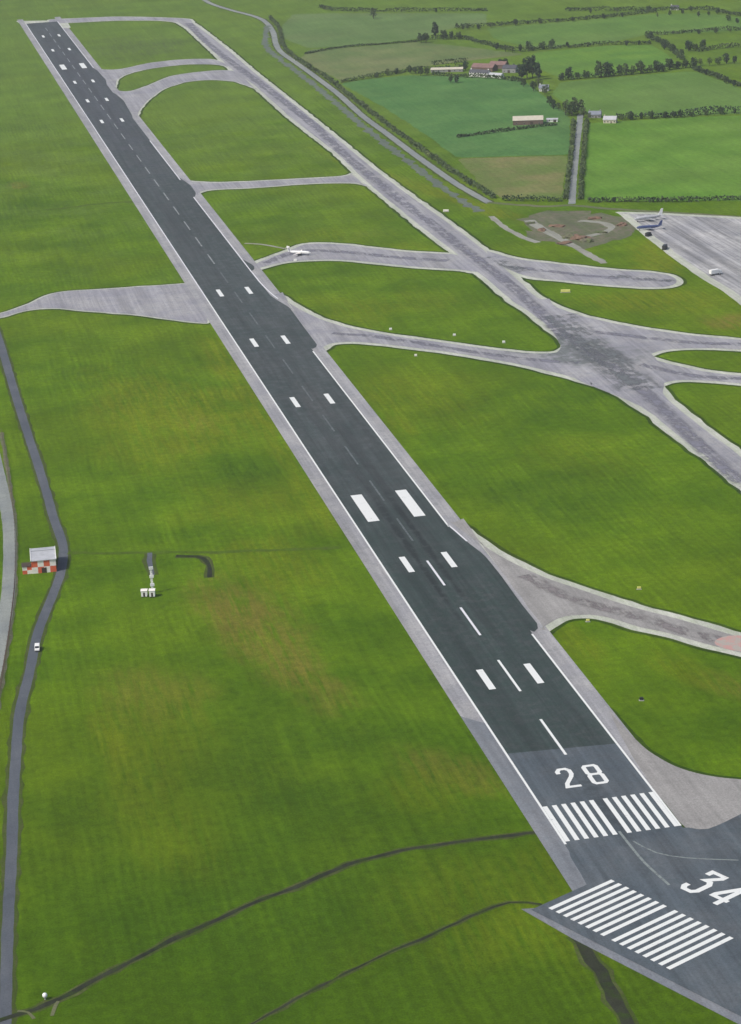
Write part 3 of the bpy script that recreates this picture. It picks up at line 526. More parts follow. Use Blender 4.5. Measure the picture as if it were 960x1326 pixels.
# runway that crosses at the near end
TH = 1.10172; RX, RY = -28.4, -65.99
def uv(u, v): return (RX+v*math.sin(TH)+u*math.cos(TH), RY+v*math.cos(TH)-u*math.sin(TH))
bm = bmesh.new(); sheet(bm, [uv(-32,-5), uv(150,-4.5), uv(150,900), uv(-32,900)], .259)
rw2 = struct('crossing_runway', bm, M['slate'])
poly('runway_junction', 'slate_junction', .2555, M['slate'], 1, 4)
bm = bmesh.new(); sheet(bm, [uv(-35,-7), uv(-8,-8.5), uv(150,-8.5), uv(150,-3), uv(-32,-3)], .13); struct('runway_shoulder', bm, M['shoulder_dark'])
ZP = .285
def mark(name, pts, mat, parent, z=ZP):
    bm = bmesh.new(); sheet(bm, pts, z); return struct(name, bm, mat, parent)
for s in (-1, 1):
    for k in range(6):
        c = s*(2.7+3.6*k); mark('threshold_stripe', [(c-.9,6),(c+.9,6),(c+.9,36),(c-.9,36)], M['white'], rw)
for s in (-1, 1):
    for k in range(8):
        c = s*(2.7+3.6*k); mark('threshold_stripe', [uv(c-.9,0),uv(c+.9,0),uv(c+.9,30),uv(c-.9,30)], M['white'], rw2)
for Y in (150,300,600,750,900,2637-172,2637-322,2637-622,2637-772,2637-922):
    for s in (-1, 1):
        c = s*10.5; mark('touchdown_mark', [(c-1.5,Y),(c+1.5,Y),(c+1.5,Y+22.5),(c-1.5,Y+22.5)], M['white'], rw)
for Y in (379.4, 2140):
    for s in (-1, 1):
        c = s*12.0; mark('aiming_point_mark', [(c-3,Y),(c+3,Y),(c+3,Y+45),(c-3,Y+45)], M['white'], rw)
yy = 78.0; i = 0
while yy < 2560:
    # paint strip is crisp near the threshold, worn down by traffic further on
    mat = M['white'] if i < 2 else M['edge_paint'] if i < 4 else M['white_worn'] if yy < 960 else M['white_faded']
    wd = .55 if i < 4 else .5
    mark('centreline_dash', [(-wd,yy),(wd,yy),(wd,yy+36),(-wd,yy+36)], mat, rw); yy += 66.4; i += 1
def strip(name, x, y0, y1, wd=.9, mat=None, parent=None):
    return mark(name, [(x-wd/2,y0),(x+wd/2,y0),(x+wd/2,y1),(x-wd/2,y1)], mat or M['white'], parent or rw)
strip('edge_line', -22.1, 4, 900); strip('edge_line', -22.1, 900, 2634, .9, M['edge_paint'])
for y0, y1, mt in ((6,205,'white'), (358.5,725,'white'), (967,1020,'edge_paint'), (1020.6,1277,'edge_paint'), (1362,1585,'edge_paint'), (2134,2634,'edge_paint')):
    strip('edge_line', 22.1, y0, y1, .9, M[mt])
ribbon('edge_line', 'line_south', .9, ZP, M['edge_paint'], parent=rw); ribbon('edge_line', 'line_centre', 1.0, ZP, M['edge_paint'], parent=rw)
ribbon('lead_in_line', 'lead_line', 1.0, ZP, M['lead_paint'], parent=rw2); ribbon('lead_in_line', 'lead_line_b', .7, ZP-.004, M['lead_paint'], parent=rw2)
bm = bmesh.new(); sheet(bm, [(-.8,36), (.8,36), (.8,77.5), (-.8,77.5)], ZP-.01)
# digits: strokes on a 6 x 18 m grid, mapped by fn(u, v)
def digit(name, strokes, fn, parent, th=1.75):
    bm = bmesh.new()
    for k, st in enumerate(strokes):
        c = [Vector(p) for p in st]
        # widen each polyline in glyph space (square joints)
        L = []; Rr = []
        for i, p in enumerate(c):
            if st[0] == st[-1]:
                a = c[i-1] if i else c[-2]; b = c[(i+1) if i < len(c)-1 else 1]
            else:
                a = c[i-1] if i else None; b = c[i+1] if i < len(c)-1 else None
            d1 = (p-a).normalized() if a is not None else (b-p).normalized(); d2 = (b-p).normalized() if b is not None else d1
            n1 = Vector((-d1.y,d1.x)); n2 = Vector((-d2.y,d2.x)); q = (n1+n2)
            q = q/max(.25, q.dot(n1))
            L.append(p+q*th/2); Rr.append(p-q*th/2)
        vs = [(bm.verts.new((*fn(*a), ZP+.0012*k)), bm.verts.new((*fn(*b), ZP+.0012*k))) for a, b in zip(L, Rr)]
        for a, b in zip(vs, vs[1:]): bm.faces.new((a[1], b[1], b[0], a[0]))
    for fc in bm.faces:
        fc.normal_update()
        if fc.normal.z < 0: fc.normal_flip()
    return struct(name, bm, M['white'], parent)
# glyph coordinates: u 0..6 across, v 0..18 up
D2 = [[(.6,13.2),(.6,15.2),(1.8,17.1),(4.2,17.1),(5.4,15.4),(5.4,12.2),(4.6,9.8),(1.4,4.2),(.7,1.1),(6.1,1.1)]]
D8 = [[(1.2,9.3),(.5,10.6),(.5,16.0),(1.2,17.1),(4.7,17.1),(5.4,15.9),(5.4,10.6),(4.6,9.3),(1.2,9.3)], [(1.3,9.2),(.5,8.0),(.5,2.2),(1.3,1.0),(4.7,1.0),(5.5,2.2),(5.5,8.0),(4.7,9.2)]]
D3 = [[(.6,14.0),(.6,16.9),(5.4,16.9),(5.4,15.2),(2.6,10.6),(4.4,10.6),(5.5,8.8),(5.5,2.8),(4.4,1.0),(1.6,1.0),(.6,2.6),(.6,4.6)]]
D4 = [[(4.4,.3),(4.4,17.4)], [(4.4,16.6),(.4,6.2),(.4,4.6),(6.2,4.6)]]
digit('painted_number', D2, lambda u, v: (-8.4+u, 48.4+v), rw); digit('painted_number', D8, lambda u, v: (2.5+u, 48.4+v), rw)
k2 = 7.2/6
digit('painted_number', D3, lambda u, v: uv(-8.9+u*k2, 42.5+v), rw2, 1.85); digit('painted_number', D4, lambda u, v: uv(3.0+u*k2, 42.5+v), rw2, 1.85)

# ------------------------------------------------------------------ vegetation
def clump_faces(bm, c, size, rnd, n=3):
    for _ in range(n):
        d = Vector((rnd.gauss(0,1), rnd.gauss(0,1), rnd.gauss(.5,1))).normalized()
        s = d.cross(Vector((rnd.random(), rnd.random(), rnd.random()))).normalized(); t = d.cross(s)
        o = Vector((rnd.uniform(-1,1), rnd.uniform(-1,1), rnd.uniform(-.7,.7)))*size*.6
        a = size*rnd.uniform(.35,.75)
        vs = [bm.verts.new(c+o+s*a*math.cos(q)*rnd.uniform(.7,1.2)+t*a*math.sin(q)*rnd.uniform(.7,1.2)) for q in (0, 1.25, 2.5, 3.8, 5.0)]
        bm.faces.new(vs)
def tree_proto(name, label, lobes, spread, base, seed, leaf, n=420):
    """10 m high; lobes = foliage masses round the limbs"""
    rnd = random.Random(seed); t = thing(name, label, 'tree')
    bm = bmesh.new(); tube(bm, [(0,0,-.3),(.1,0,base),(.05,.1,6.0),(0,0,8.2)], [.32,.25,.15,.05], 7)
    cs = []
    for k in range(lobes):
        a = k*2.4+rnd.random(); z = base+1.0+(9.0-base-1.2)*(k+.5)/lobes; rr_ = spread*(1-.5*abs(z-5.3)/4.5)*rnd.uniform(.45,.9)
        c = Vector((rr_*math.cos(a), rr_*math.sin(a), z)); cs.append((c, rnd.uniform(.75,1.35)*spread*.42))
        tube(bm, [(0.05,0,max(base*.8, z-2.2)), tuple(c*.55+Vector((0,0,(z-1)*.45))), tuple(c)], [.13,.09,.03], 5)
    put('trunk', bm, M['bark'], t)
    bm = bmesh.new()
    for k in range(n):
        c, rad = rnd.choice(cs); d = Vector((rnd.gauss(0,1), rnd.gauss(0,1), rnd.gauss(0,.9))).normalized()*rad*rnd.random()**.4
        p = c+d; p.z = min(p.z, 9.9); clump_faces(bm, p, .55, rnd, 3)
    put('crown', bm, leaf, t)
    return t
PR = [tree_proto('broadleaf_tree', 'x', 11, 3.6, 1.6, 1, M['leaf']), tree_proto('broadleaf_tree', 'x', 9, 4.4, 1.2, 2, M['leaf']),
      tree_proto('broadleaf_tree', 'x', 12, 2.6, 1.4, 3, M['leaf_dark']), tree_proto('broadleaf_tree', 'x', 10, 3.9, 1.0, 4, M['leaf_dark']),
      tree_proto('broadleaf_tree', 'x', 10, 3.4, 1.5, 5, M['leaf_pale'], 200)]
ORD = ['first','second','third','fourth','fifth','sixth','seventh','eighth','ninth','tenth','eleventh','twelfth','thirteenth','fourteenth','fifteenth','sixteenth','seventeenth']
used = set(); rnd = random.Random(3)
for row, grp, L in TREES:
    order = sorted(range(len(L)), key=lambda i: ((Vector((*L[i][:2], 0))-Vector((cx,cy,cz))).dot(rr))/((Vector((*L[i][:2], 0))-Vector((cx,cy,cz))).dot(f)))
    for r_, i in enumerate(order):
        x, y, h = L[i]
        if grp == 'bushes': k = 3
        else:
            k = rnd.choice([0,1,1,2,3,3,4,0]); 
            if h > 17: k = 2
        kind = ('dark leafy bush' if grp == 'bushes' else 'tall narrow dark tree' if h > 17 else ['rounded green tree','broad green tree','narrow dark tree','broad dark tree','pale green tree'][k])
        lab = '%s, %s from the left in the %s' % (kind, ORD[r_], row)
        s = h/10*1.06; wsc = s*rnd.uniform(.8,1.1)*(.75 if h > 17 else 1.0)*(1.25 if grp == 'bushes' else 1)
        if k not in used:
            t = PR[k]; used.add(k); t.location = (x, y, 0); t.rotation_euler = (0,0,rnd.random()*6); t.scale = (wsc, wsc, s); t['label'] = lab
        else: t = dup(PR[k], (x, y, 0), rnd.random()*6, lab, (wsc, wsc, s))
        t['group'] = row
        if grp == 'bushes': t['category'] = 'bush'; t.name = 'bush'
for k, p in enumerate(PR):
    if k not in used:
        for c in list(p.children): bpy.data.objects.remove(c)
        bpy.data.objects.remove(p)
for lab, pts, h, wd in HEDGES:
    bm = bmesh.new(); c = spline(pts, 2.2); rh = random.Random(len(lab)+int(pts[0][0]))
    for i in range(len(c)-1):
        p = c[i]; d = (c[i+1]-p).normalized(); s = Vector((-d.y, d.x))
        g = .45+.95*(noise.noise((p.x*.03, p.y*.03, 2))*.5+.5)
        if noise.noise((p.x*.05, p.y*.05, 6)) < -.55: g *= .35     # a gap
        for _ in range(9):
            o = rh.uniform(-.5,.5); z = rh.random()**.7
            q = p+s*o*wd*(1.1-.5*z)+d*rh.uniform(0,2.2)
            clump_faces(bm, Vector((q.x, q.y, .3+z*h*g)), 1.35, rh, 2)
    put('hedge', bm, M['leaf_dark' if h > 6 else 'leaf_pale' if ('lane' in lab or 'service road' in lab) else 'leaf'], None, label=lab, category='hedge')

# ------------------------------------------------------------------ buildings
def gable(bm, w_, d_, z0, rise, over=.4, th=.25):
    """roof shell with the ridge along x"""
    pr = [(-d_/2-over, z0-over*rise/(d_/2)), (0, z0+rise), (d_/2+over, z0-over*rise/(d_/2)), (d_/2+over, z0-over*rise/(d_/2)+th), (0, z0+rise+th), (-d_/2-over, z0-over*rise/(d_/2)+th)]
    prism(bm, pr, -w_/2-over, w_/2+over, 'x')
def house(name, label, cat, a, b, d_, h, rise, wall, roof, win=4, rows=1, door=1, chim=0, group=None):
    """front wall runs from a to b (metres, seen from the camera side), depth d_ behind it"""
    A = Vector(a[:2]); B = Vector(b[:2]); w_ = (B-A).length; ang = math.atan2(B.y-A.y, B.x-A.x); nrm = Vector((-math.sin(ang), math.cos(ang)))
    c = (A+B)/2+nrm*d_/2; t = thing(name, label, cat, (c.x, c.y, 0), ang, group)
    bm = bmesh.new(); hd = d_/2
    prism(bm, [(-hd,-.2), (hd,-.2), (hd,h), (0,h+rise), (-hd,h)], -w_/2, w_/2, 'x'); put('wall', bm, wall, t)
    bm = bmesh.new(); gable(bm, w_, d_, h+.02, rise); rf = put('roof', bm, roof, t)
    for k in range(chim):
        bm = bmesh.new(); x = (-w_/2+.8) if k == 0 else (w_/2-.8); box(bm, x-.5, x+.5, -.4, .4, h+rise-.3, h+rise+1.4); put('chimney', bm, wall, rf)
    n = win+door
    for r_ in range(rows):
        for k in range(n):
            x = -w_/2+w_*(k+.5)/n; z = 1.0+r_*2.7
            if door and r_ == 0 and k == n//2:
                bm = bmesh.new(); box(bm, x-.55*(2.6 if cat in ('barn','shed') else 1), x+.55*(2.6 if cat in ('barn','shed') else 1), -hd-.06, -hd+.05, 0, 2.1*(1.4 if cat in ('barn','shed') else 1)); put('door', bm, M['wood'], t); continue
            if z+1.2 > h: continue
            bm = bmesh.new()
            for q in ((-.6,-.5,0,1.2), (.5,.6,0,1.2), (-.6,.6,-.1,0), (-.6,.6,1.2,1.3)): box(bm, x+q[0], x+q[1], -hd-.09, -hd+.04, z+q[2], z+q[3])
            wn = put('window', bm, M['concrete'], t)
            bm = bmesh.new(); box(bm, x-.5, x+.5, -hd-.04, -hd+.03, z, z+1.2); put('pane', bm, M['glass'], wn)
    return t
house('farmhouse', 'long white farmhouse with dark windows at the front of the farmyard', 'house', (411.5,1841), (428,1824), 8, 5.0, 2.6, M['wall_white'], M['roof_dark'], 6, 2, 1, 2)
house('farm_outbuilding', 'lower white outbuilding to the right of the white farmhouse', 'shed', (429,1822.5), (440,1811), 7, 3.2, 1.8, M['wall_white'], M['roof_grey'], 3, 1, 1)
house('barn', 'rusty red roofed barn behind the white farmhouse', 'barn', (424,1880), (444,1862), 13, 4.5, 3.5, M['wall_brown'], M['roof_red'], 0, 1, 1)
house('barn', 'second red roofed barn further back, left of the dark roofed shed', 'barn', (447,1888), (462,1876), 12, 4.5, 3.2, M['wall_brown'], M['roof_red'], 0, 1, 1)
house('barn', 'dark roofed shed at the right end of the farmyard', 'barn', (452,1850), (465,1841), 11, 5, 3, M['wall_grey'], M['roof_dark'], 2, 1, 1)
house('farm_shed', 'long low pale shed west of the farmyard among hedges', 'shed', (380,1893), (414,1880), 9, 3.0, 1.6, M['wall_grey'], M['roof_pale'], 5, 1, 1)
house('barn', 'long brown barn with a pale cream roof standing alone in the green field', 'barn', (370,1505), (398,1496.5), 15, 4.6, 3.0, M['wall_brown'], M['roof_pale'], 3, 1, 1)
house('farm_shed', 'small low white shed right of the long brown barn', 'shed', (405,1508), (415,1504), 5, 2.4, 1.0, M['wall_white'], M['roof_grey'], 1, 1, 1)
house('cottage', 'blue-grey roofed cottage at the head of the farm lane', 'house', (449,1512), (460,1507), 9, 3.4, 2.8, M['wall_grey'], M['roof_blue'], 3, 1, 1, 2)
house('cottage', 'grey cottage at the left end of the hedge above the bright field', 'house', (453,1476), (464,1470), 8, 3.6, 2.8, M['wall_cream'], M['roof_grey'], 3, 1, 1, 1)
house('cottage', 'grey cottage half hidden in the tree belt between farmhouse and barn', 'house', (452,1700), (461,1696), 8, 3.6, 2.8, M['wall_white'], M['roof_blue'], 3, 1, 1, 1)
house('cottage', 'small white cottage at the top edge near the right corner', 'house', (797,2280), (806,2275), 7, 3.4, 2.6, M['wall_white'], M['roof_dark'], 3, 1, 1, 1)

# chequered airfield building beside the perimeter road
ang = -.055; hw, hd, H = 5.9, 9.0, 6.4
A = Vector((-180.9, 358.6)); nrm = Vector((-math.sin(ang), math.cos(ang))); c = A+nrm*hd
hut = thing('airfield_hut', 'grey roofed hut with orange-red and white chequered walls beside the perimeter road', 'hut', (c.x, c.y, 0), ang)
bm = bmesh.new()
nx, nz = 4, 2
for i in range(nx):
    for j in range(nz):
        x0 = -hw+2*hw*i/nx; x1 = -hw+2*hw*(i+1)/nx; z0 = H*j/nz; z1 = H*(j+1)/nz
        v = [bm.verts.new(p) for p in ((x0,-hd,z0),(x1,-hd,z0),(x1,-hd,z1),(x0,-hd,z1))]; bm.faces.new(v).material_index = (i+j) % 2
for sx in (-1, 1):
    for i in range(8):
        for j in range(nz):
            y0 = -hd+2*hd*i/8; y1 = -hd+2*hd*(i+1)/8; z0 = H*j/nz; z1 = H*(j+1)/nz
            v = [bm.verts.new(p) for p in ((sx*hw,y0,z0),(sx*hw,y1,z0),(sx*hw,y1,z1),(sx*hw,y0,z1))]; bm.faces.new(v if sx > 0 else v[::-1]).material_index = (i+j+(sx>0)) % 2
v = [bm.verts.new(p) for p in ((hw,hd,0),(-hw,hd,0),(-hw,hd,H),(hw,hd,H))]; bm.faces.new(v)
put('wall', bm, [M['panel_white'], M['red']], hut)
bm = bmesh.new(); prism(bm, [(-hd-.4,H), (hd+.4,H), (hd+.4,H+.35), (2.0,H+1.3), (-hd-.4,H+.35)], -hw-.35, hw+.35, 'x'); rf = put('roof', bm, M['roof_grey'], hut)
bm = bmesh.new(); box(bm, -hw-.3, hw+.3, 1.8, 2.3, H+1.22, H+1.42); put('ridge_cap', bm, M['metal_grey'], rf)
for x in (-hw-.3, hw+.1):
    bm = bmesh.new(); prism(bm, [(-hd-.45,H+.3), (2.0,H+1.35), (hd+.45,H+.3), (hd+.45,H+.6), (2.0,H+1.6), (-hd-.45,H+.6)], x, x+.3, 'x'); put('verge_trim', bm, M['metal_white'], rf)
bm = bmesh.new(); box(bm, -1.2, 1.2, -hd-.07, -hd+.05, 0, 2.7); dr = put('door', bm, M['wood'], hut)
bm = bmesh.new(); box(bm, .85, 1.0, -hd-.14, -hd-.07, 1.1, 1.3); put('handle', bm, M['metal_grey'], dr)
bm = bmesh.new()
for i in range(2):
    for j in range(2):
        x0 = -hw-4.6+2.3*i; z0 = 1.9*j
        v = [bm.verts.new(p) for p in ((x0,-hd+.4,z0),(x0+2.3,-hd+.4,z0),(x0+2.3,-hd+.4,z0+1.9),(x0,-hd+.4,z0+1.9))]; bm.faces.new(v).material_index = (i+j+1) % 2
        y0 = -hd+.4+2.4*i
        v = [bm.verts.new(p) for p in ((-hw-4.6,y0+2.4,z0),(-hw-4.6,y0,z0),(-hw-4.6,y0,z0+1.9),(-hw-4.6,y0+2.4,z0+1.9))]; bm.faces.new(v).material_index = (i+j) % 2
v = [bm.verts.new(p) for p in ((-hw,-hd+5.2,0),(-hw-4.6,-hd+5.2,0),(-hw-4.6,-hd+5.2,3.8),(-hw,-hd+5.2,3.8))]; bm.faces.new(v)
put('annexe_wall', bm, [M['panel_white'], M['red']], hut, label='low chequered annexe on the left')
bm = bmesh.new(); prism(bm, [(-hd+.1,3.82), (-hd+5.5,3.82), (-hd+5.5,4.3), (-hd+.1,4.0)], -hw-4.9, -hw-.36, 'x'); put('annexe_roof', bm, M['wood'], hut)

# glide path mast and its two white cabins
mx, my = -133.5, 312.9
t = thing('antenna_mast', 'tall white lattice mast standing in the grass beside two small white cabins', 'mast', (mx, my, 0))
bm = bmesh.new()
leg = [(-.45,-.3), (.45,-.3), (0,.5)]
for x, y in leg: tube(bm, [(x,y,0), (x*.8,y*.8,13.2)], .15, 6)
for k in range(13):
    for i in range(3):
        a = leg[i]; b = leg[(i+1)%3]; s0 = 1-.2*k/13; s1 = 1-.2*(k+1)/13
        tube(bm, [(a[0]*s0,a[1]*s0,k*1.0+.1), (b[0]*s1,b[1]*s1,k*1.0+1.1)], .08, 4)
put('lattice', bm, M['metal_white'], t)
for z in (4.4, 8.6, 12.8):
    bm = bmesh.new(); box(bm, -1.0, 1.0, -.8, -.4, z-.7, z+.7); put('antenna', bm, M['metal_white'], t)
bm = bmesh.new(); box(bm, -.9, .9, -.8, .9, -.1, .25); put('footing', bm, M['concrete'], t)
def cabin(label, loc, w_, d_, h, rz):
    t = thing('equipment_cabin', label, 'cabin', (*loc, 0), rz, 'white cabins at the foot of the mast')
    bm = bmesh.new(); box(bm, -w_/2, w_/2, -d_/2, d_/2, .5, h); put('wall', bm, M['metal_white'], t)
    bm = bmesh.new(); prism(bm, [(-d_/2-.2,h+.003), (d_/2+.2,h+.003), (d_/2+.2,h+.14), (0,h+.4), (-d_/2-.2,h+.14)], -w_/2-.2, w_/2+.2, 'x'); put('roof', bm, M['panel_white'], t)
    bm = bmesh.new(); box(bm, -.45, .45, -d_/2-.05, -d_/2+.03, .6, 2.5); dr = put('door', bm, M['wood'], t)
    bm = bmesh.new(); box(bm, .28, .36, -d_/2-.11, -d_/2-.05, 1.5, 1.62); put('handle', bm, M['metal_grey'], dr)
    for sx in (-1, 1):
        bm = bmesh.new(); box(bm, sx*(w_/2-.35)-.2, sx*(w_/2-.35)+.2, -d_/2+.1, d_/2-.1, -.1, .5); put('plinth', bm, M['wood'], t)
    return t
cabin('left one of the two white cabins at the foot of the lattice mast', (-137.8, 309.6), 2.8, 3.0, 3.2, -.2)
cabin('right one of the two white cabins, directly in front of the lattice mast', (-134.2, 308.2), 2.6, 3.0, 3.4, -.2)

# ------------------------------------------------------------------ vehicles
def wheel(parent, x, y, r_=.42, w_=.28):
    bm = bmesh.new(); tube(bm, [(x, y-w_/2, r_), (x, y+w_/2, r_)], r_, 14); o = put('wheel', bm, M['rubber'], parent)
    bm = bmesh.new(); s = 1 if y > 0 else -1; tube(bm, [(x, y+s*w_/2, r_), (x, y+s*(w_/2+.02), r_)], r_*.55, 10); put('rim', bm, M['metal_grey'], o)
def van(name, label, cat, loc, rz, L=5.4, W=2.0, H=2.3, body=None, group=None):
    t = thing(name, label, cat, (*loc, .12), rz, group); h = L/2
    bm = bmesh.new(); pr = [(-h,.45), (h-.05,.45), (h,.9), (h-.12,1.25), (h-.95,1.4), (h-1.55,H-.12), (h-1.9,H), (-h+.1,H), (-h,H-.15)]
    prism(bm, pr, -W/2, W/2, 'y'); bmesh.ops.bevel(bm, geom=[e for e in bm.edges if e.calc_length() > 1.2], offset=.06, segments=2, affect='EDGES'); put('body', bm, body or M['metal_white'], t)
    bm = bmesh.new(); v = [bm.verts.new(p) for p in ((h-.97,-W/2+.15,1.45),(h-.97,W/2-.15,1.45),(h-1.52,W/2-.22,H-.16),(h-1.52,-W/2+.22,H-.16))]
    for q in v: q.co += Vector((.03,0,.03))
    bm.faces.new(v); put('windscreen', bm, M['glass'], t)
    for s in (-1, 1):
        bm = bmesh.new(); box(bm, h-2.5, h-1.6, s*(W/2+.005)-.012, s*(W/2+.005)+.012, 1.4, H-.3); put('side_window', bm, M['glass'], t)
        bm = bmesh.new(); box(bm, h-.04, h+.02, s*(W/2-.32)-.16, s*(W/2-.32)+.16, .78, .98); put('headlight', bm, M['panel_white'], t)
        for x in (-h+1.0, h-.95): wheel(t, x, s*(W/2-.12))
    bm = bmesh.new(); box(bm, -h+.1, h+.06, -W/2+.1, W/2-.1, .3, .52); put('bumper', bm, M['black'], t)
    return t
van('van', 'white van driving on the perimeter road south of the chequered hut', 'van', (-192.3, 257.0), R(-97), 5.2, 2.1, 2.4)
van('dark_van', 'dark green bus parked near the corner of the apron', 'bus', (327.3, 921.0), R(60), 9, 2.6, 3.2, M['black'])
van('service_van', 'dark vehicle parked where the apron narrows, beside the blue aircraft', 'van', (330.5, 969), R(40), 6.5, 2.4, 3.0, M['black'])
def truck(label, loc, rz, s=1.0):
    t = thing('box_truck', label, 'truck', (*loc, .17), rz); t.scale = (s, s, s)
    bm = bmesh.new(); box(bm, -4.3, 2.0, -1.25, 1.25, 1.15, 3.7); put('cargo_box', bm, M['metal_white'], t)
    bm = bmesh.new(); prism(bm, [(2.15,.6), (4.3,.6), (4.35,1.5), (4.0,2.7), (2.15,2.8)], -1.15, 1.15, 'y'); cb = put('cab', bm, M['metal_white'], t)
    bm = bmesh.new(); v = [bm.verts.new(p) for p in ((4.37,-1.0,1.55),(4.37,1.0,1.55),(4.05,.95,2.6),(4.05,-.95,2.6))]; bm.faces.new(v); put('windscreen', bm, M['glass'], cb)
    bm = bmesh.new(); box(bm, -4.3, 4.2, -.8, .8, .7, 1.1); put('chassis', bm, M['black'], t)
    for x in (-3.2, -2.1, 3.2):
        for y in (-1.0, 1.0): wheel(t, x, y, .5, .32)
    return t
truck('white box truck parked on the apron near the right edge', (333.0, 826.5), R(15), 1.1)

# ------------------------------------------------------------------ aircraft
def aircraft(name, label, loc, rz, L, span, tail, top, tailmat, wingmat, jets=False):
    t = thing(name, label, 'aircraft', (*loc, .19), rz, 'aircraft on the ground'); rad = L*.062; zc = rad*1.9
    prof = [(-.5,.05,.5),(-.46,.25,.42),(-.36,.62,.25),(-.22,.95,.05),(0,1,0),(.25,1,0),(.38,.92,-.05),(.45,.66,-.15),(.485,.36,-.22),(.5,.06,-.26)]
    bm = bmesh.new(); tube(bm, [(x*L, 0, zc+dz*rad) for x, r_, dz in prof], [r_*rad for x, r_, dz in prof], 16); fs = put('fuselage', bm, top, t)
    for p in fs.data.polygons: p.use_smooth = True
    bm = bmesh.new()
    for s in (-1, 1):
        for k in range(12):
            x = -.22*L+k*L*.05; box(bm, x-.16, x+.16, s*rad*.985-.03, s*rad*.985+.03, zc+.12*rad, zc+.34*rad)
    put('window_row', bm, M['glass'], fs)
    bm = bmesh.new(); box(bm, .43*L, .455*L, -rad*.5, rad*.5, zc+.2*rad, zc+.5*rad); put('windscreen', bm, M['glass'], fs)
    for s in (-1, 1):
        bm = bmesh.new()
        z = zc-.55*rad; pts = [(.10*L,s*rad*.7,z), (-.06*L,s*rad*.7,z), (-.09*L,s*span/2,z+.5), (-.04*L,s*span/2,z+.5)]
        a = [bm.verts.new((x,y,zz+.14*(1 if i < 2 else .4))) for i,(x,y,zz) in enumerate(pts)]; b = [bm.verts.new((x,y,zz-.14*(1 if i < 2 else .4))) for i,(x,y,zz) in enumerate(pts)]
        bm.faces.new(a); bm.faces.new(b[::-1])
        for i in range(4): bm.faces.new((a[i], b[i], b[(i+1)%4], a[(i+1)%4]))
        bmesh.ops.recalc_face_normals(bm, faces=bm.faces); put('wing', bm, wingmat, t)
        bm = bmesh.new(); y = s*span*.17; tube(bm, [(.15*L,y,z-.1), (.12*L,y,z-.1), (.0,y,z-.1), (-.04*L,y,z)], [rad*.28,rad*.42,rad*.42,rad*.2], 12); en = put('engine', bm, M['metal_grey'] if jets else M['black'], t)
        if not jets:
            bm = bmesh.new()
            for k in range(4):
                a_ = k*1.5708+.5; tube(bm, [(.157*L,y,z-.1), (.157*L,y+math.cos(a_)*rad*1.3,z-.1+math.sin(a_)*rad*1.3)], [.12,.05], 5)
            put('propeller', bm, M['black'], en)
        bm = bmesh.new(); z2 = zc+tail*.50 if not jets else zc+.5*rad
        pts = [(-.40*L,0,z2), (-.50*L,0,z2), (-.53*L,s*span*.19,z2+.2), (-.48*L,s*span*.19,z2+.2)]
        a = [bm.verts.new((x,y,zz+.08)) for x,y,zz in pts]; b = [bm.verts.new((x,y,zz-.08)) for x,y,zz in pts]
        bm.faces.new(a); bm.faces.new(b[::-1])
        for i in range(4): bm.faces.new((a[i], b[i], b[(i+1)%4], a[(i+1)%4]))
        bmesh.ops.recalc_face_normals(bm, faces=bm.faces); put('tailplane', bm, wingmat, t)
    bm = bmesh.new(); prism(bm, [(-.33*L,zc+rad*.5), (-.48*L,zc+rad*.5), (-.53*L,tail), (-.46*L,tail)], -.12, .12, 'y'); put('tail_fin', bm, tailmat, t)
    for x, y in ((.38*L,0), (-.02*L,rad*1.1), (-.02*L,-rad*1.1)):
        bm = bmesh.new(); tube(bm, [(x,y,.4), (x,y,zc-.4*rad)], .1, 6); lg = put('landing_leg', bm, M['metal_grey'], t)
        bm = bmesh.new(); tube(bm, [(x,y-.2,.4), (x,y+.2,.4)], .4, 12); put('wheel', bm, M['rubber'], lg)
    return t
aircraft('propeller_aircraft', 'small white propeller aircraft standing on the bend of the taxiway beside the runway', (66, 1012), math.atan2(-10.2, 16.7), 19, 18, 6.8, M['metal_white'], M['metal_white'], M['panel_white'])
aircraft('jet_aircraft', 'pale grey airliner with a tall white tail on the far side of the apron', (348.0, 1022), math.atan2(-2.2,-23.1), 24, 20, 8.8, M['roof_grey'], M['metal_white'], M['roof_grey'], True)
aircraft('jet_aircraft', 'dark blue aircraft parked in front of the pale airliner on the apron', (338.0, 990), math.atan2(3,-22), 20, 17, 7.0, M['blue'], M['blue'], M['roof_blue'], True)

# ------------------------------------------------------------------ small airfield things
def marker(label, loc, w_, h, d_, mat, rz=-.3):
    t = thing('marker_board', label, 'sign', (*loc, 0), rz, 'signs and markers in the airfield grass')
    bm = bmesh.new(); box(bm, -w_/2, w_/2, -d_/2, d_/2, .35, h); bmesh.ops.bevel(bm, geom=list(bm.edges), offset=.06, segments=2, affect='EDGES'); put('board', bm, mat, t)
    for s in (-1, 1):
        bm = bmesh.new(); tube(bm, [(s*w_*.35,0,-.1), (s*w_*.35,0,.36)], .07, 6); put('post', bm, M['metal_grey'], t)
    bm = bmesh.new(); box(bm, -w_/2-.3, w_/2+.3, -d_/2-.4, d_/2+.4, -.1, .06); put('slab', bm, M['concrete'], t)
    return t
marker('wide pale yellow board in the grass south of the dead-end taxiway', (219.5, 818), 6.5, 1.9, 1.6, M['yellow'])
marker('small white board at the grass tip left of the taxiway junction', (143, 700), 1.8, 1.5, .5, M['metal_white'])
marker('small white board north of the centre taxiway, nearest the runway', (81.6, 761), 1.8, 1.4, .5, M['metal_white'])
marker('small white board north of the centre taxiway, halfway to the junction', (117.6, 730), 1.8, 1.4, .5, M['metal_white'])
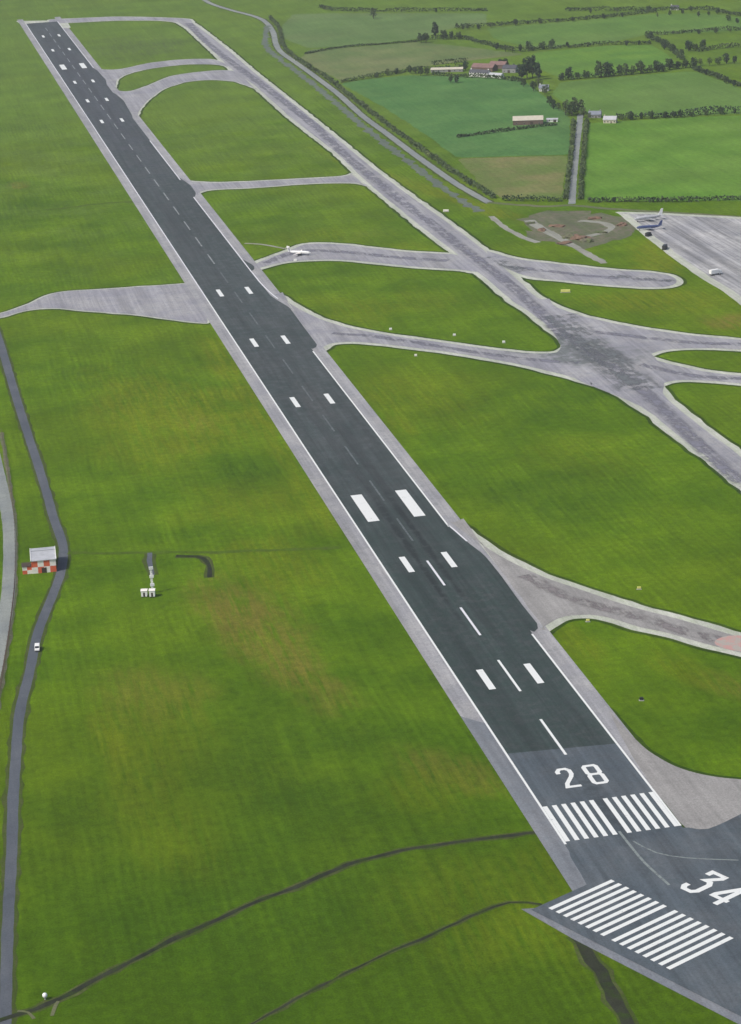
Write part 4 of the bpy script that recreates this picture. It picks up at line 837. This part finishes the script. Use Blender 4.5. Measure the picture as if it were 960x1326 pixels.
marker('small white board in the grass just south of the centre taxiway', (82, 689), 1.6, 1.4, .5, M['panel_white'])
marker('pale yellow board in the grass above the southern taxiway', (84.4, 243.6), 1.8, 1.3, .5, M['yellow'])
marker('small dark board in the grass between the southern taxiway and the runway threshold', (44.9, 120.3), 1.6, 1.4, .8, M['black'])
marker('small white board on the taxiway edge below the propeller aircraft', (59.5, 993), 2.4, 1.8, .6, M['metal_white'])
marker('pale board between the parallel taxiway and the service road', (209, 1125), 4.5, 1.8, 1.2, M['panel_white'])
marker('small yellow board beside the southern taxiway near its fork to the runway', (50, 212), 1.6, 1.2, .5, M['yellow'])
t = thing('beacon', 'round white beacon on a short post near the bottom left corner', 'beacon', (-214, -52, 0))
bm = bmesh.new(); tube(bm, [(0,0,-.1),(0,0,.9)], [.3,.22], 10); put('post', bm, M['concrete'], t)
bm = bmesh.new(); bmesh.ops.create_uvsphere(bm, u_segments=20, v_segments=12, radius=.85, matrix=Matrix.Translation((0,0,1.6)))
o = put('dome', bm, M['metal_white'], t)
for p in o.data.polygons: p.use_smooth = True
bm = bmesh.new(); tube(bm, [(0,0,.86),(0,0,.98)], .6, 16); put('collar', bm, M['metal_grey'], t)
# earth heaps on the building site
HP = [(260.6, 1052.0, 4), (261.2, 1023.3, 4.5), (276.4, 1032.2, 5), (274.7, 992.6, 7), (279.9, 981.2, 8), (263.8, 970.5, 5), (281.8, 971.4, 6), (311.7, 1048.3, 5), (324.7, 1016.7, 5), (301.7, 995.8, 4.5)]
WH = ['at the left end of the site','near the left end of the site','left of the middle of the site','in the middle of the site','right of the middle of the site','beside the gravel track','at the front of the site','at the back of the site','at the right end of the site','beside the gravel loop']
for i, (x, y, r_) in enumerate(HP):
    bm = bmesh.new(); bmesh.ops.create_icosphere(bm, subdivisions=3, radius=1)
    for v in bm.verts:
        n = .75+.5*noise.noise(v.co*1.6+Vector((i*5,0,0)))
        v.co = Vector((v.co.x*r_*1.5*n, v.co.y*r_*n, max(-.1, v.co.z)*r_*.42*n*(1+.4*noise.noise(v.co*4))))
    o = put('earth_mound', bm, M['earth' if i % 3 else 'dirt'], None, label=('red-brown' if i % 3 else 'grey-brown')+' heap of earth '+WH[i], category='earth heap', group='earth heaps on the building site')
    o.location = (x, y, .05); o.rotation_euler = (0,0,i*1.3)
# perimeter fence beside the public road on the far left
FL = spline([(-185.5, 611.0), (-187.7, 511.2), (-189.4, 449.8), (-192.1, 400.0), (-196.4, 343.3), (-202.5, 287.0), (-207.7, 245.0), (-214.2, 193.6)], 3.0)
t = thing('perimeter_fence', 'rusty brown wire fence running beside the public road at the left edge', 'fence', (FL[0].x, FL[0].y, 0))
org = Vector((FL[0].x, FL[0].y, 0))
acc = 0; posts = 0
for i in range(0, len(FL), 2):
    p = Vector((FL[i].x, FL[i].y, 0))-org
    if posts < 95:
        bm = bmesh.new(); tube(bm, [tuple(p+Vector((0,0,-.2))), tuple(p+Vector((0,0,2.5))), tuple(p+Vector((-.3,0,2.9)))], .09, 5); put('post', bm, M['rust_fence'], t); posts += 1
bm = bmesh.new()
for z in (.15,.45,.75,1.05,1.35,1.65,1.95,2.25,2.5): tube(bm, [tuple(Vector((q.x,q.y,z))-org) for q in FL], .035, 4)
put('wire', bm, M['rust_fence'], t)
bm = ribbon_bm([(-185.5, 611.0), (-187.7, 511.2), (-189.4, 449.8), (-192.1, 400.0), (-196.4, 343.3), (-202.5, 287.0), (-207.7, 245.0), (-214.2, 193.6)], 2.6, .055, 1.2); struct('bare_strip', bm, M['dirt'])
# ------------------------------------------------------------------ haze
hm = bpy.data.materials.new('haze_air'); hm.use_nodes = True; nt = hm.node_tree; nt.nodes.clear()
pv = nt.nodes.new('ShaderNodeVolumePrincipled'); pv.inputs['Color'].default_value = (.93,.97,1,1); pv.inputs['Density'].default_value = HAZE; pv.inputs['Anisotropy'].default_value = .2
ou = nt.nodes.new('ShaderNodeOutputMaterial'); nt.links.new(pv.outputs[0], ou.inputs['Volume'])
bm = bmesh.new(); box(bm, -31000, 31000, -31000, 32000, -1, 402); put('haze', bm, hm, None, kind='stuff')
